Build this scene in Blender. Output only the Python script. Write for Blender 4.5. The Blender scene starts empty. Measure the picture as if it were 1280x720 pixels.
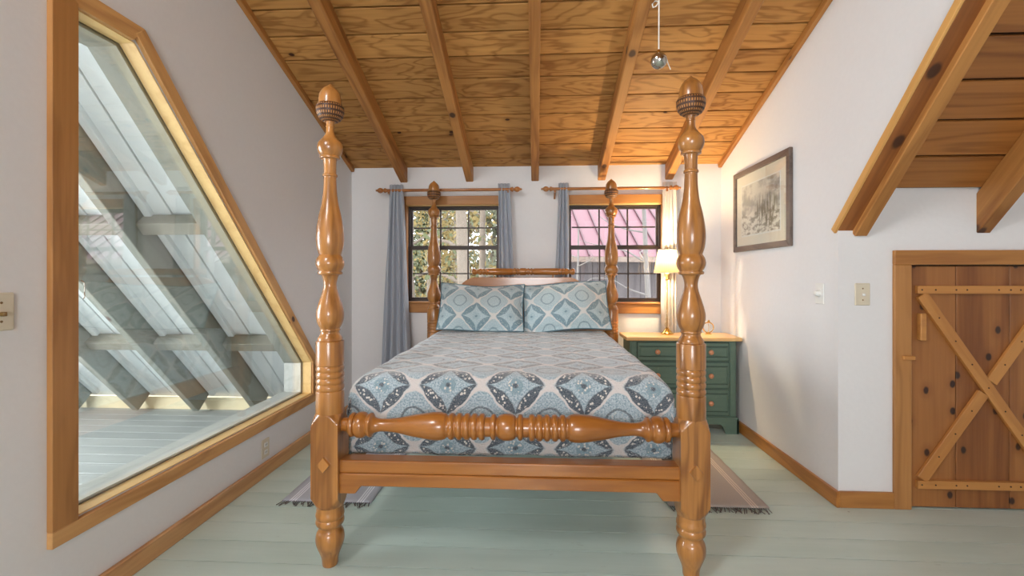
import bpy, bmesh, math, random
from mathutils import Vector, Matrix, noise
R = random.Random(7)
scene = bpy.context.scene
COL = scene.collection
PI = math.pi

# ------------------------------------------------------------------ camera
F_PX, HOR, CAM_H, YAW = 580.0, 345.0, 1.25, math.atan(30 / 580.0)
cam = bpy.data.cameras.new('camera')
cam.sensor_fit = 'HORIZONTAL'; cam.sensor_width = 36.0
cam.lens = 36.0 * F_PX / 1280.0
cam.shift_y = -(360.0 - HOR) / 1280.0
cam.clip_start = 0.05; cam.clip_end = 200
cam_o = bpy.data.objects.new('camera', cam); COL.objects.link(cam_o)
cam_o.location = (0, 0, CAM_H); cam_o.rotation_euler = (PI / 2, 0, YAW)
scene.camera = cam_o

# ------------------------------------------------------------------ world, lights, exposure
world = bpy.data.worlds.new('sky'); scene.world = world; world.use_nodes = True
bg = world.node_tree.nodes['Background']
bg.inputs['Color'].default_value = (0.95, 0.96, 1.0, 1); bg.inputs['Strength'].default_value = 4.6

def area(name, loc, aim, sx, sy, power, col, portal=False):
    l = bpy.data.lights.new(name, 'AREA'); l.shape = 'RECTANGLE'; l.size = sx; l.size_y = sy
    l.energy = power; l.color = col
    if portal: l.cycles.is_portal = True
    o = bpy.data.objects.new(name, l); COL.objects.link(o); o.location = loc
    d = Vector(aim) - Vector(loc); o.rotation_euler = d.to_track_quat('-Z', 'Y').to_euler()
    return o
area('rear_fill_light', (-0.05, -2.96, 1.5), (-0.1, 2, 1.6), 1.2, 1.2, 52, (0.94, 0.975, 1.0))  # fill light added behind the viewer, in a made-up opening
area('side_fill_light', (-1.68, -0.55, 3.3), (0.6, 2.3, 0.9), 0.9, 1.0, 52, (0.97, 0.985, 1.0))  # added fill from high on the left; its wall opening is made up too
area('attic_fill_light', (-4.78, 1.3, 1.30), (0, 2.7, 0.7), 1.7, 1.7, 125, (0.90, 0.955, 1.0))  # area light added out of view to shine through the five-sided window
area('window_portal_a', (-0.76, 4.30, 1.45), (-0.76, 0, 1.45), 0.84, 0.88, 1, (1, 1, 1), True)
area('window_portal_b', (0.71, 4.30, 1.45), (0.71, 0, 1.45), 0.84, 0.88, 1, (1, 1, 1), True)
sun = bpy.data.lights.new('sun', 'SUN'); sun.energy = 4.0; sun.angle = 0.14; sun.color = (1, 0.86, 0.62)
sun_o = bpy.data.objects.new('sun', sun); COL.objects.link(sun_o)
sun_o.rotation_euler = Vector((0.85, -0.36, -0.40)).to_track_quat('-Z', 'Y').to_euler()

vs = scene.view_settings
vs.view_transform = 'Standard'; vs.look = 'None'; vs.gamma = 1.0; vs.use_curve_mapping = False
vs.exposure = 0.48

# ------------------------------------------------------------------ material helpers
def s2l(c):
    return tuple(((v / 255) / 12.92 if v / 255 <= 0.04045 else ((v / 255 + 0.055) / 1.055) ** 2.4) for v in c) + (1.0,)

class NT:
    def __init__(s, name):
        s.m = bpy.data.materials.new(name); s.m.use_nodes = True
        s.t = s.m.node_tree; s.n = s.t.nodes; s.l = s.t.links
        s.b = s.n['Principled BSDF']; s.out = s.n['Material Output']
    def node(s, typ, **kw):
        n = s.n.new(typ)
        for k, v in kw.items(): setattr(n, k, v)
        return n
    def put(s, sock, v):
        if isinstance(v, bpy.types.NodeSocket): s.l.new(v, sock)
        elif v is not None: sock.default_value = v
    def math(s, op, a, b=None, c=None, clamp=False):
        n = s.node('ShaderNodeMath', operation=op, use_clamp=clamp)
        s.put(n.inputs[0], a); s.put(n.inputs[1], b); s.put(n.inputs[2], c)
        return n.outputs[0]
    def mix(s, f, a, b, blend='MIX'):
        n = s.node('ShaderNodeMix', data_type='RGBA', blend_type=blend)
        s.put(n.inputs['Factor'], f); s.put(n.inputs[6], a); s.put(n.inputs[7], b)
        return n.outputs[2]
    def ss(s, x, lo, hi):
        n = s.node('ShaderNodeMapRange', interpolation_type='SMOOTHSTEP')
        s.put(n.inputs['Value'], x); n.inputs['From Min'].default_value = lo; n.inputs['From Max'].default_value = hi
        return n.outputs[0]
    def coord(s, kind='Object', rand=True):
        tc = s.node('ShaderNodeTexCoord')
        if not rand: return tc.outputs[kind]
        oi = s.node('ShaderNodeObjectInfo')
        k = s.math('MULTIPLY', oi.outputs['Random'], 41.0)
        a = s.node('ShaderNodeVectorMath', operation='ADD')
        s.l.new(tc.outputs[kind], a.inputs[0]); s.l.new(k, a.inputs[1])
        return a.outputs[0]
    def mapping(s, v, scale=(1, 1, 1), loc=(0, 0, 0), rot=(0, 0, 0)):
        n = s.node('ShaderNodeMapping'); s.l.new(v, n.inputs['Vector'])
        n.inputs['Scale'].default_value = scale; n.inputs['Location'].default_value = loc; n.inputs['Rotation'].default_value = rot
        return n.outputs[0]
    def noise(s, v, scale, detail=2.0, rough=0.5, dist=0.0):
        n = s.node('ShaderNodeTexNoise'); s.put(n.inputs['Vector'], v)
        n.inputs['Scale'].default_value = scale; n.inputs['Detail'].default_value = detail
        n.inputs['Roughness'].default_value = rough; n.inputs['Distortion'].default_value = dist
        return n.outputs['Fac']
    def voro(s, v, scale, feature='F1'):
        n = s.node('ShaderNodeTexVoronoi', feature=feature); s.put(n.inputs['Vector'], v)
        n.inputs['Scale'].default_value = scale
        return n
    def bump(s, h, strength=0.3, dist=0.01):
        n = s.node('ShaderNodeBump'); n.inputs['Strength'].default_value = strength; n.inputs['Distance'].default_value = dist
        s.l.new(h, n.inputs['Height']); s.l.new(n.outputs[0], s.b.inputs['Normal'])
    def set(s, **kw):
        for k, v in kw.items(): s.put(s.b.inputs[k.replace('_', ' ')], v)
        return s

def plain(name, rgb, rough=0.6, metal=0.0, var=0.06, bump=0.0, scale=30, coat=0.0, spec=0.5):
    t = NT(name); v = t.coord()
    n = t.noise(v, scale, 3)
    k = t.math('MULTIPLY_ADD', n, 2 * var, 1 - var)
    c = t.mix(1.0, s2l(rgb), k, 'MULTIPLY')
    t.set(Base_Color=c, Roughness=rough, Metallic=metal, Coat_Weight=coat, Specular_IOR_Level=spec)
    if bump: t.bump(n, bump, 0.01)
    return t.m

def wood(name, light, dark, axis=0, sc=1.0, rough=0.45, knots=0.0, coat=0.0, rings=9.0, knot_rgb=(70, 38, 20), along=0.12, tint=0.16, contrast=1.0, knot_scale=2.6, knot_r=1.0, bump=0.15, spec=0.5):
    t = NT(name); v = t.coord()
    st = [1, 1, 1]; st[axis] = along
    g = t.mapping(v, tuple(sc * k for k in st))
    n = t.noise(g, 5.0, 3, 0.5, 0.4)
    ring = t.math('MULTIPLY_ADD', t.math('SINE', t.math('MULTIPLY', n, rings * 6.28)), 0.5, 0.5)
    ring = t.math('POWER', ring, 3.0)
    st2 = [60, 60, 60]; st2[axis] = 2.0
    fib = t.noise(t.mapping(v, tuple(sc * k for k in st2)), 1.0, 2)
    big = t.noise(t.mapping(v, tuple(0.9 * k for k in st)), 2.2, 2)
    f = t.math('ADD', t.math('MULTIPLY', ring, 0.5), t.math('MULTIPLY', t.math('SUBTRACT', fib, 0.2), 0.6))
    f = t.math('ADD', f, t.math('MULTIPLY', t.math('SUBTRACT', big, 0.5), 0.8))
    f = t.math('MULTIPLY', f, contrast, clamp=True)
    c = t.mix(f, s2l(light), s2l(dark))
    oi = t.node('ShaderNodeObjectInfo')
    br = t.math('MULTIPLY_ADD', oi.outputs['Random'], tint, 1 - tint / 2)
    c = t.mix(1.0, c, br, 'MULTIPLY')
    if knots:
        sp = t.node('ShaderNodeSeparateXYZ'); t.l.new(v, sp.inputs[0])
        oth = [k for k in range(3) if k != axis]
        cb = t.node('ShaderNodeCombineXYZ')
        t.l.new(t.math('MULTIPLY', sp.outputs[axis], 0.7), cb.inputs[0]); t.l.new(t.math('ADD', sp.outputs[oth[0]], sp.outputs[oth[1]]), cb.inputs[1])
        vo = t.voro(cb.outputs[0], knot_scale); vo.voronoi_dimensions = '2D'
        wob = t.math('MULTIPLY_ADD', t.noise(v, 25, 2), 0.05, -0.025)
        d = t.math('ADD', vo.outputs['Distance'], wob)
        sel = t.node('ShaderNodeSeparateColor'); t.l.new(vo.outputs['Color'], sel.inputs[0])
        on = t.math('LESS_THAN', sel.outputs[0], knots)
        core = t.math('MULTIPLY', t.math('SUBTRACT', 1.0, t.ss(d, 0.03 * knot_r, 0.06 * knot_r)), on)
        halo = t.math('MULTIPLY', t.math('MULTIPLY', t.math('SUBTRACT', 1.0, t.ss(d, 0.05 * knot_r, 0.16 * knot_r)), on), 0.35)
        c = t.mix(halo, c, s2l(dark)); c = t.mix(core, c, s2l(knot_rgb))
    t.set(Base_Color=c, Roughness=rough, Coat_Weight=coat, Coat_Roughness=0.12, Specular_IOR_Level=spec)
    t.bump(fib, bump, 0.003)
    return t.m

M = {}
M['bed'] = wood('honey_pine_turned', (188, 128, 64), (122, 74, 30), 2, 1.4, 0.32, 0.10, 0.55, 4.5, knot_scale=3.0, tint=0.06, contrast=1.1)
M['bedx'] = wood('honey_pine_rail', (172, 109, 45), (119, 64, 20), 0, 1.4, 0.3, 0.10, 0.6, 3.0, tint=0.06, contrast=0.8)
M['bedy'] = wood('honey_pine_side_rail', (167, 109, 54), (119, 68, 27), 1, 1.4, 0.35, 0.1, 0.4, 3.0, tint=0.06, contrast=0.8)
M['cup'] = None
M['ceil'] = wood('ceiling_plywood_board', (197, 145, 82), (128, 80, 35), 0, 1.1, 0.55, 0.16, 0.0, 9.0, tint=0.20, along=0.26, knot_scale=3.6, contrast=1.0, spec=0.25)
M['raft'] = wood('ceiling_rafter_pine', (187, 130, 68), (128, 76, 30), 1, 1.5, 0.55, 0.45, 0.0, 3.0, along=0.10, tint=0.12, knot_scale=4.5, knot_r=2.0)
M['casey'] = wood('window_casing_pine_level', (216, 166, 106), (170, 116, 62), 1, 1.6, 0.5, 0.25, 0.1, 3.5, tint=0.08, contrast=0.9, knot_scale=4.5, knot_r=1.6)
M['casez'] = wood('window_casing_pine_upright', (184, 130, 73), (142, 92, 46), 2, 1.6, 0.5, 0.2, 0.1, 3.5, tint=0.08, contrast=0.8)
M['casex'] = wood('window_casing_pine_across', (179, 123, 61), (136, 81, 35), 0, 1.6, 0.5, 0.3, 0.1, 3.5, tint=0.08, contrast=0.8)
M['jamb'] = wood('pale_pine_jamb', (232, 196, 132), (206, 160, 96), 1, 1.6, 0.5, 0.15, 0.1, 3.5, tint=0.06, contrast=0.7)
M['base_y'] = wood('baseboard_pine', (214, 166, 112), (172, 120, 72), 1, 1.6, 0.5, 0.45, 0.1, 4.0, tint=0.06, knot_scale=4.5, knot_r=1.6)
M['base_r'] = wood('baseboard_pine_amber', (185, 124, 55), (137, 80, 29), 1, 1.6, 0.4, 0.25, 0.2, 4.0, tint=0.06)
M['door'] = wood('knotty_pine_door_board', (168, 110, 56), (119, 68, 29), 2, 1.2, 0.5, 0.6, 0.15, 2.5, along=0.08, tint=0.16, knot_scale=7.0, knot_r=2.1, knot_rgb=(52, 26, 14))
M['doorx'] = wood('pine_door_batten', (195, 136, 71), (157, 98, 44), 0, 1.6, 0.5, 0.05, 0.15, 3.0, tint=0.08, contrast=0.7)
M['top'] = wood('pine_dresser_top', (232, 190, 128), (204, 150, 84), 0, 1.4, 0.35, 0.15, 0.3, 3.0, tint=0.05, contrast=0.8)
M['wall'] = plain('white_painted_plaster', (228, 227, 227), 0.75, 0, 0.02, 0.08, 40, 0, 0.25)
M['white'] = plain('attic_white_paint', (218, 222, 222), 0.6, 0, 0.05, 0.0, 9)
M['oliv'] = wood('attic_weathered_rafter', (138, 139, 128), (110, 112, 101), 1, 1.2, 0.7, 0.05, 0, 3.0, tint=0.1, contrast=0.8)
M['olivx'] = wood('attic_weathered_blocking', (134, 130, 116), (104, 102, 88), 0, 1.2, 0.7, 0.05, 0, 3.0, tint=0.1, contrast=0.8)
M['graywood'] = wood('grey_weathered_frame', (196, 196, 190), (160, 160, 152), 1, 1.5, 0.7, 0, 0, 3.0, tint=0.05, contrast=0.7)
M['dark'] = plain('dark_gap', (58, 34, 16), 0.9)
M['bronze'] = plain('dark_bronze_sash', (58, 48, 44), 0.45, 0.2, 0.08)
M['brass'] = plain('polished_brass', (214, 172, 96), 0.22, 1.0, 0.05)
M['steel'] = plain('polished_steel', (190, 188, 180), 0.12, 1.0, 0.03)
M['plate'] = plain('almond_plate', (214, 204, 182), 0.4, 0, 0.02)
M['platew'] = plain('white_plate', (228, 228, 224), 0.4, 0, 0.02)
M['brown'] = plain('brown_toggle', (120, 92, 48), 0.4)
M['knob'] = plain('copper_pink_wood_knob', (206, 140, 100), 0.35, 0, 0.08, 0, 40, 0.3)
M['string'] = plain('white_string', (220, 214, 204), 0.8)
M['fringe'] = plain('grey_fringe_thread', (96, 88, 86), 0.9, 0, 0.3, 0, 60)
M['nail'] = plain('dark_nail', (60, 36, 20), 0.6)

def floor_mat(name, rgb, rgb2, rough):
    t = NT(name); v = t.coord()
    big = t.noise(t.mapping(v, (0.5, 2, 1)), 2.5, 3)
    fib = t.noise(t.mapping(v, (3, 70, 20)), 1.0, 2)
    spk = t.voro(t.mapping(v, (0.6, 1, 1)), 5.5)
    on = t.math('LESS_THAN', t.math('ADD', spk.outputs['Distance'], t.math('MULTIPLY', t.noise(v, 60, 2), 0.05)), 0.062)
    c = t.mix(t.ss(big, 0.3, 0.7), s2l(rgb), s2l(rgb2))
    c = t.mix(t.math('MULTIPLY', fib, 0.10), c, s2l((90, 100, 96)))
    sel = t.node('ShaderNodeSeparateColor'); t.l.new(spk.outputs['Color'], sel.inputs[0])
    chip = t.math('MULTIPLY', t.math('MULTIPLY', on, t.math('LESS_THAN', sel.outputs[0], 0.22)), 0.55)
    c = t.mix(chip, c, s2l((60, 64, 58)))
    scr = t.noise(t.mapping(v, (9, 26, 5), rot=(0, 0, 0.7)), 1.6, 5, 0.75)
    c = t.mix(t.math('MULTIPLY', t.ss(scr, 0.63, 0.7), 0.22), c, s2l((96, 100, 92)))
    oi = t.node('ShaderNodeObjectInfo')
    c = t.mix(1.0, c, t.math('MULTIPLY_ADD', oi.outputs['Random'], 0.06, 0.97), 'MULTIPLY')
    t.set(Base_Color=c, Roughness=t.math('MULTIPLY_ADD', big, 0.2, rough - 0.1), Specular_IOR_Level=0.45)
    t.bump(fib, 0.12, 0.003)
    return t.m
M['floor'] = floor_mat('sage_painted_floor_board', (198, 214, 206), (186, 204, 195), 0.36)
M['afloor'] = floor_mat('grey_painted_attic_board', (176, 177, 174), (162, 164, 162), 0.65)

def green_paint():
    t = NT('worn_green_paint'); v = t.coord()
    n = t.noise(t.mapping(v, (1, 1, 8)), 4, 4); w = t.noise(v, 18, 5, 0.7)
    c = t.mix(n, s2l((82, 104, 90)), s2l((100, 122, 106)))
    c = t.mix(t.math('MULTIPLY', t.ss(w, 0.6, 0.72), 0.35), c, s2l((120, 140, 118)))
    t.set(Base_Color=c, Roughness=0.5); t.bump(w, 0.08, 0.003)
    return t.m
M['green'] = green_paint()
M['greend'] = plain('dark_green_groove_paint', (46, 66, 58), 0.6)

def acorn_cup():
    t = NT('carved_acorn_cup'); tc = t.node('ShaderNodeTexCoord')
    x = t.node('ShaderNodeSeparateXYZ'); t.l.new(tc.outputs['UV'], x.inputs[0])
    a = t.math('SINE', t.math('MULTIPLY', x.outputs[0], 2 * PI * 34)); b = t.math('SINE', t.math('MULTIPLY', x.outputs[1], 2 * PI * 6))
    h = t.ss(t.math('MINIMUM', a, b), -0.7, 0.3)
    c = t.mix(h, s2l((70, 40, 20)), s2l((176, 120, 64)))
    t.set(Base_Color=c, Roughness=0.45); t.bump(h, 0.7, 0.004)
    return t.m
M['cup'] = acorn_cup()

def glass_mat(name, ior=1.45, tint=(0.97, 0.985, 0.98, 1)):
    t = NT(name); t.n.remove(t.b)
    tr = t.node('ShaderNodeBsdfTransparent'); tr.inputs[0].default_value = tint
    gl = t.node('ShaderNodeBsdfGlossy'); gl.inputs['Roughness'].default_value = 0.01
    fr = t.node('ShaderNodeFresnel'); geo = t.node('ShaderNodeNewGeometry')
    t.l.new(t.math('MULTIPLY_ADD', geo.outputs['Backfacing'], 1.0 / ior - ior, ior), fr.inputs['IOR'])   # same reflectance from both faces
    mx = t.node('ShaderNodeMixShader')
    t.l.new(fr.outputs[0], mx.inputs[0]); t.l.new(tr.outputs[0], mx.inputs[1]); t.l.new(gl.outputs[0], mx.inputs[2])
    t.l.new(mx.outputs[0], t.out.inputs[0])
    return t.m
M['glass'] = glass_mat('window_glass'); M['glass_big'] = glass_mat('interior_pane_glass', 2.0)
M['crystal'] = glass_mat('clear_lamp_column_glass', 1.5, (0.93, 0.9, 0.86, 1))

def shade_mat():
    t = NT('linen_lamp_shade'); v = t.coord('UV', False)
    x = t.node('ShaderNodeSeparateXYZ'); t.l.new(v, x.inputs[0])
    pl = t.math('MULTIPLY_ADD', t.math('SINE', t.math('MULTIPLY', x.outputs[0], 2 * PI * 60)), 0.5, 0.5)
    c = t.mix(t.math('MULTIPLY', pl, 0.3), s2l((206, 184, 138)), s2l((150, 122, 78)))
    t.n.remove(t.b)
    d = t.node('ShaderNodeBsdfDiffuse'); tl = t.node('ShaderNodeBsdfTranslucent'); mx = t.node('ShaderNodeMixShader')
    t.l.new(c, d.inputs[0]); t.l.new(c, tl.inputs[0]); mx.inputs[0].default_value = 0.085
    t.l.new(d.outputs[0], mx.inputs[1]); t.l.new(tl.outputs[0], mx.inputs[2]); t.l.new(mx.outputs[0], t.out.inputs[0])
    return t.m
M['shade'] = shade_mat()

def curtain_mat(name, rgb):
    t = NT(name); v = t.coord()
    n = t.noise(t.mapping(v, (150, 150, 12)), 1, 2)
    c = t.mix(t.math('MULTIPLY', n, 0.35), s2l(rgb), s2l(tuple(int(k * 0.7) for k in rgb)))
    t.set(Base_Color=c, Roughness=0.85, Sheen_Weight=0.2)
    t.bump(n, 0.1, 0.002)
    return t.m
M['curtain'] = curtain_mat('grey_blue_curtain_cloth', (176, 182, 192))
M['curtain_lamplit'] = curtain_mat('lamplit_curtain_cloth', (214, 208, 200))  # paler copy of the curtain cloth, with lamp light put into its colour

def quilt_mat(name, cell, dark, mid, light, band, cream, off=(0, 0), dots=1.0, sheen=0.8):
    t = NT(name); tc = t.node('ShaderNodeTexCoord')
    v0 = t.mapping(tc.outputs['UV'], (1 / cell[0], 1 / cell[1], 1), (off[0], off[1], 0))
    nv = t.node('ShaderNodeTexNoise'); t.l.new(v0, nv.inputs['Vector']); nv.inputs['Scale'].default_value = 9
    sub = t.node('ShaderNodeVectorMath', operation='SUBTRACT'); t.l.new(nv.outputs['Color'], sub.inputs[0]); sub.inputs[1].default_value = (0.5, 0.5, 0.5)
    scl = t.node('ShaderNodeVectorMath', operation='SCALE'); t.l.new(sub.outputs[0], scl.inputs[0]); scl.inputs['Scale'].default_value = 0.05
    ad = t.node('ShaderNodeVectorMath', operation='ADD'); t.l.new(v0, ad.inputs[0]); t.l.new(scl.outputs[0], ad.inputs[1])
    sp = t.node('ShaderNodeSeparateXYZ'); t.l.new(ad.outputs[0], sp.inputs[0])
    def loc(x): return t.math('ABSOLUTE', t.math('SUBTRACT', t.math('FRACT', t.math('ADD', x, 0.5)), 0.5))   # 0 at a medallion centre
    ax, ay = loc(sp.outputs[0]), loc(sp.outputs[1])
    cx, cy = t.math('COSINE', t.math('MULTIPLY', ax, 2 * PI)), t.math('COSINE', t.math('MULTIPLY', ay, 2 * PI))
    c2 = t.math('MULTIPLY', t.math('COSINE', t.math('MULTIPLY', ax, 4 * PI)), t.math('COSINE', t.math('MULTIPLY', ay, 4 * PI)))
    g0 = t.math('ADD', cx, cy)
    g = t.math('ADD', g0, t.math('MULTIPLY', c2, 0.10))
    star = t.math('ADD', t.math('POWER', ax, 0.6), t.math('POWER', ay, 0.6))
    rad = t.math('SQRT', t.math('ADD', t.math('MULTIPLY', ax, ax), t.math('MULTIPLY', ay, ay)))
    v = t.voro(v0, 20.0)
    dot = t.math('SUBTRACT', 1.0, t.ss(v.outputs['Distance'], 0.26, 0.40))
    fine = t.noise(v0, 38, 3, 0.65)
    base = t.mix(t.ss(fine, 0.38, 0.62), s2l(mid), s2l(light))
    def inside(x, hi, e): return t.math('SUBTRACT', 1.0, t.ss(x, hi - e, hi + e))
    def band_(x, a, b, e=0.05): return t.math('MULTIPLY', t.ss(x, a - e, a + e), t.math('SUBTRACT', 1.0, t.ss(x, b - e, b + e)))
    c = base
    # medallion: dark petals with pale dots, a pale four-pointed star, a dotted rosette
    pet = t.mix(t.math('MULTIPLY', dot, dots), s2l(dark), s2l(cream))
    pet = t.mix(band_(g, 0.20, 0.32), pet, s2l(dark))
    c = t.mix(t.ss(g, 0.15, 0.21), c, pet)
    c = t.mix(inside(star, 0.635, 0.025), c, s2l(dark))
    c = t.mix(inside(star, 0.595, 0.025), c, base)
    ros = t.mix(dot, s2l(mid), s2l(cream))
    c = t.mix(inside(rad, 0.115, 0.012), c, ros)
    c = t.mix(inside(rad, 0.035, 0.012), c, s2l(dark))
    # beige lattice
    c = t.mix(band_(g, -0.10, 0.16), c, s2l(band))
    # rings in between
    c = t.mix(t.math('MULTIPLY', band_(g0, -1.5, -1.28), 0.8), c, s2l(dark))
    c = t.mix(t.math('MULTIPLY', inside(g0, -1.6, 0.05), t.math('MULTIPLY', dot, 0.5)), c, s2l(cream))
    spk = t.noise(v0, 80, 2)
    c = t.mix(t.math('MULTIPLY', t.ss(spk, 0.52, 0.66), 0.4), c, s2l((228, 228, 230)))
    q = t.noise(t.mapping(v0, (1, 1.5, 1)), 26, 3, 0.6, 0.6)
    t.set(Base_Color=c, Roughness=0.6, Sheen_Weight=sheen, Sheen_Roughness=0.4, Specular_IOR_Level=0.5)
    t.bump(q, 0.9, 0.012)
    return t.m
M['quilt'] = quilt_mat('blue_medallion_quilt', (0.306, 0.265), (70, 84, 96), (134, 164, 177), (200, 214, 220), (228, 221, 217), (232, 227, 218), (-0.098, -0.985), 1.0, 1.0)
SH = ((122, 153, 166), (174, 200, 207), (206, 221, 223), (230, 229, 225), (196, 214, 216))
M['sham_a'] = quilt_mat('blue_medallion_sham', (0.28, 0.26), *SH, (0.12, 0.42), 0.5, 0.4)
M['sham_b'] = quilt_mat('blue_medallion_sham_offset', (0.28, 0.26), *SH, (0.02, 0.34), 0.5, 0.4)
M['piping'] = plain('slate_blue_piping', (84, 112, 124), 0.8)
M['sheet'] = plain('white_mattress_ticking', (224, 224, 222), 0.9)

def rug_mat(name, rgb, stripe):
    t = NT(name); v = t.coord('Object', False)
    sp = t.node('ShaderNodeSeparateXYZ'); t.l.new(v, sp.inputs[0])
    def lines(x, centre, w, reps):
        a = None
        for k in reps:
            d = t.math('ABSOLUTE', t.math('SUBTRACT', x, centre + k))
            b = t.math('LESS_THAN', d, w); a = b if a is None else t.math('MAXIMUM', a, b)
        return a
    lx = t.math('MAXIMUM', lines(sp.outputs[0], 0.19, 0.004, (-0.014, 0, 0.014)), lines(sp.outputs[0], -0.19, 0.004, (-0.014, 0, 0.014)))
    ly = t.math('MAXIMUM', lines(sp.outputs[1], -0.70, 0.006, (-0.022, 0, 0.022)), lines(sp.outputs[1], 0.70, 0.006, (-0.022, 0, 0.022)))
    wv = t.noise(t.mapping(v, (260, 90, 1)), 1, 2)
    c = t.mix(t.math('MULTIPLY', wv, 0.4), s2l(rgb), s2l(tuple(int(k * 0.72) for k in rgb)))
    c = t.mix(t.math('MULTIPLY', t.math('MAXIMUM', lx, ly), 0.75), c, s2l(stripe))
    t.set(Base_Color=c, Roughness=0.95); t.bump(wv, 0.3, 0.003)
    return t.m
M['rug_l'] = rug_mat('grey_plaid_woven_rug', (184, 186, 196), (236, 236, 240))
M['rug_r'] = rug_mat('taupe_plaid_woven_rug', (186, 176, 168), (230, 216, 200))

def print_mat():
    t = NT('sepia_beach_grass_print'); v = t.coord('Object', False)
    sp = t.node('ShaderNodeSeparateXYZ'); t.l.new(v, sp.inputs[0])
    z = sp.outputs[2]; y = sp.outputs[1]
    cl = t.noise(t.mapping(v, (1, 3.5, 6)), 2.0, 5, 0.6)
    sky = t.mix(t.ss(cl, 0.4, 0.62), s2l((214, 208, 196)), s2l((158, 152, 146)))
    w = t.noise(t.mapping(v, (1, 7, 16)), 2.0, 4, 0.6)
    sand = t.mix(t.ss(w, 0.45, 0.6), s2l((228, 222, 210)), s2l((142, 132, 116)))
    wob = t.math('MULTIPLY_ADD', t.noise(v, 5, 3), 0.10, -0.05)
    c = t.mix(t.ss(t.math('ADD', z, wob), -0.045, -0.02), sand, sky)
    gr = t.noise(t.mapping(v, (1, 34, 5), rot=(0.5, 0, 0)), 1.6, 3, 0.6)
    d1 = t.math('DIVIDE', t.math('SUBTRACT', y, -0.10), 0.19); d2 = t.math('DIVIDE', t.math('SUBTRACT', z, -0.03), 0.14)
    mask = t.math('SUBTRACT', 1.0, t.ss(t.math('ADD', t.math('MULTIPLY', d1, d1), t.math('MULTIPLY', d2, d2)), 0.25, 1.2))
    gf = t.math('MULTIPLY', t.ss(gr, 0.45, 0.6), mask)
    c = t.mix(gf, c, s2l((112, 98, 70)))
    t.set(Base_Color=c, Roughness=0.6)
    return t.m
M['print'] = print_mat()
M['mat'] = plain('cream_mat_board', (226, 218, 202), 0.8, 0, 0.02)
M['frame'] = wood('grey_brown_frame_wood', (116, 100, 90), (78, 66, 60), 1, 2.0, 0.5, 0, 0.1, 4.0, tint=0.04)

# ------------------------------------------------------------------ mesh helpers
WORLD = {}
def wpos(o): return WORLD[o.name] if o is not None else Vector((0, 0, 0))
def link_obj(name, me, origin, parent, mat, rot=None):
    o = bpy.data.objects.new(name, me); COL.objects.link(o)
    if mat is not None:
        for m_ in (mat if isinstance(mat, (list, tuple)) else [mat]): me.materials.append(m_)
    origin = Vector(origin)
    if parent is not None: o.parent = parent; o.location = origin - wpos(parent)
    else: o.location = origin
    if rot is not None: o.rotation_euler = rot
    WORLD[o.name] = origin
    return o
def finish(name, bm, mat, parent=None, origin=None, smooth=None, rot=None, fix=True):
    """bm is in world coordinates; the origin goes to the middle of its footprint unless given"""
    if fix: bmesh.ops.recalc_face_normals(bm, faces=bm.faces)
    if origin is None:
        xs = [v.co for v in bm.verts]
        lo = Vector((min(c.x for c in xs), min(c.y for c in xs), min(c.z for c in xs)))
        hi = Vector((max(c.x for c in xs), max(c.y for c in xs), max(c.z for c in xs)))
        origin = Vector(((lo.x + hi.x) / 2, (lo.y + hi.y) / 2, (lo.z + hi.z) / 2 if parent else lo.z))
    bmesh.ops.translate(bm, verts=bm.verts, vec=-Vector(origin))
    me = bpy.data.meshes.new(name); bm.to_mesh(me); bm.free()
    if smooth is not None:
        for p in me.polygons: p.use_smooth = True
        if smooth < 179: me.set_sharp_from_angle(angle=math.radians(smooth))
    return link_obj(name, me, origin, parent, mat, rot)
def thing(name, loc, label=None, cat=None, group=None, kind=None):
    o = bpy.data.objects.new(name, None); COL.objects.link(o); o.location = loc; o.empty_display_size = 0.1
    WORLD[o.name] = Vector(loc); tag(o, label, cat, group, kind); return o
def tag(o, label=None, cat=None, group=None, kind=None):
    if label: o['label'] = label
    if cat: o['category'] = cat
    if group: o['group'] = group
    if kind: o['kind'] = kind
    return o
def add_box(bm, x0, x1, y0, y1, z0, z1, bev=0.0, seg=1):
    r = bmesh.ops.create_cube(bm, size=1.0)
    vs_ = r['verts']
    for v in vs_:
        v.co = Vector((x0 + (v.co.x + .5) * (x1 - x0), y0 + (v.co.y + .5) * (y1 - y0), z0 + (v.co.z + .5) * (z1 - z0)))
    if bev:
        es = list({e for v in vs_ for e in v.link_edges})
        bmesh.ops.bevel(bm, geom=es, offset=bev, segments=seg, profile=0.5, affect='EDGES')
def box(name, x0, x1, y0, y1, z0, z1, mat, parent=None, bev=0.0, seg=1, origin=None, smooth=None):
    bm = bmesh.new(); add_box(bm, x0, x1, y0, y1, z0, z1, bev, seg)
    return finish(name, bm, mat, parent, origin, smooth)
def add_prism(bm, pts, axis, a, b):
    """polygon pts in the plane across axis (0: (y,z), 1: (x,z), 2: (x,y)), extruded from a to b"""
    def P(p, k): return Vector((k, p[0], p[1])) if axis == 0 else Vector((p[0], k, p[1])) if axis == 1 else Vector((p[0], p[1], k))
    va = [bm.verts.new(P(p, a)) for p in pts]; vb = [bm.verts.new(P(p, b)) for p in pts]
    bm.faces.new(va); bm.faces.new(vb[::-1])
    n = len(pts)
    for i in range(n): bm.faces.new((va[i], va[(i + 1) % n], vb[(i + 1) % n], vb[i]))
def prism(name, pts, axis, a, b, mat, parent=None, bev=0.0, origin=None):
    bm = bmesh.new(); add_prism(bm, pts, axis, a, b)
    if bev:
        bmesh.ops.recalc_face_normals(bm, faces=bm.faces)
        bmesh.ops.bevel(bm, geom=list(bm.edges), offset=bev, segments=1, profile=0.5, affect='EDGES')
    return finish(name, bm, mat, parent, origin)
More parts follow.
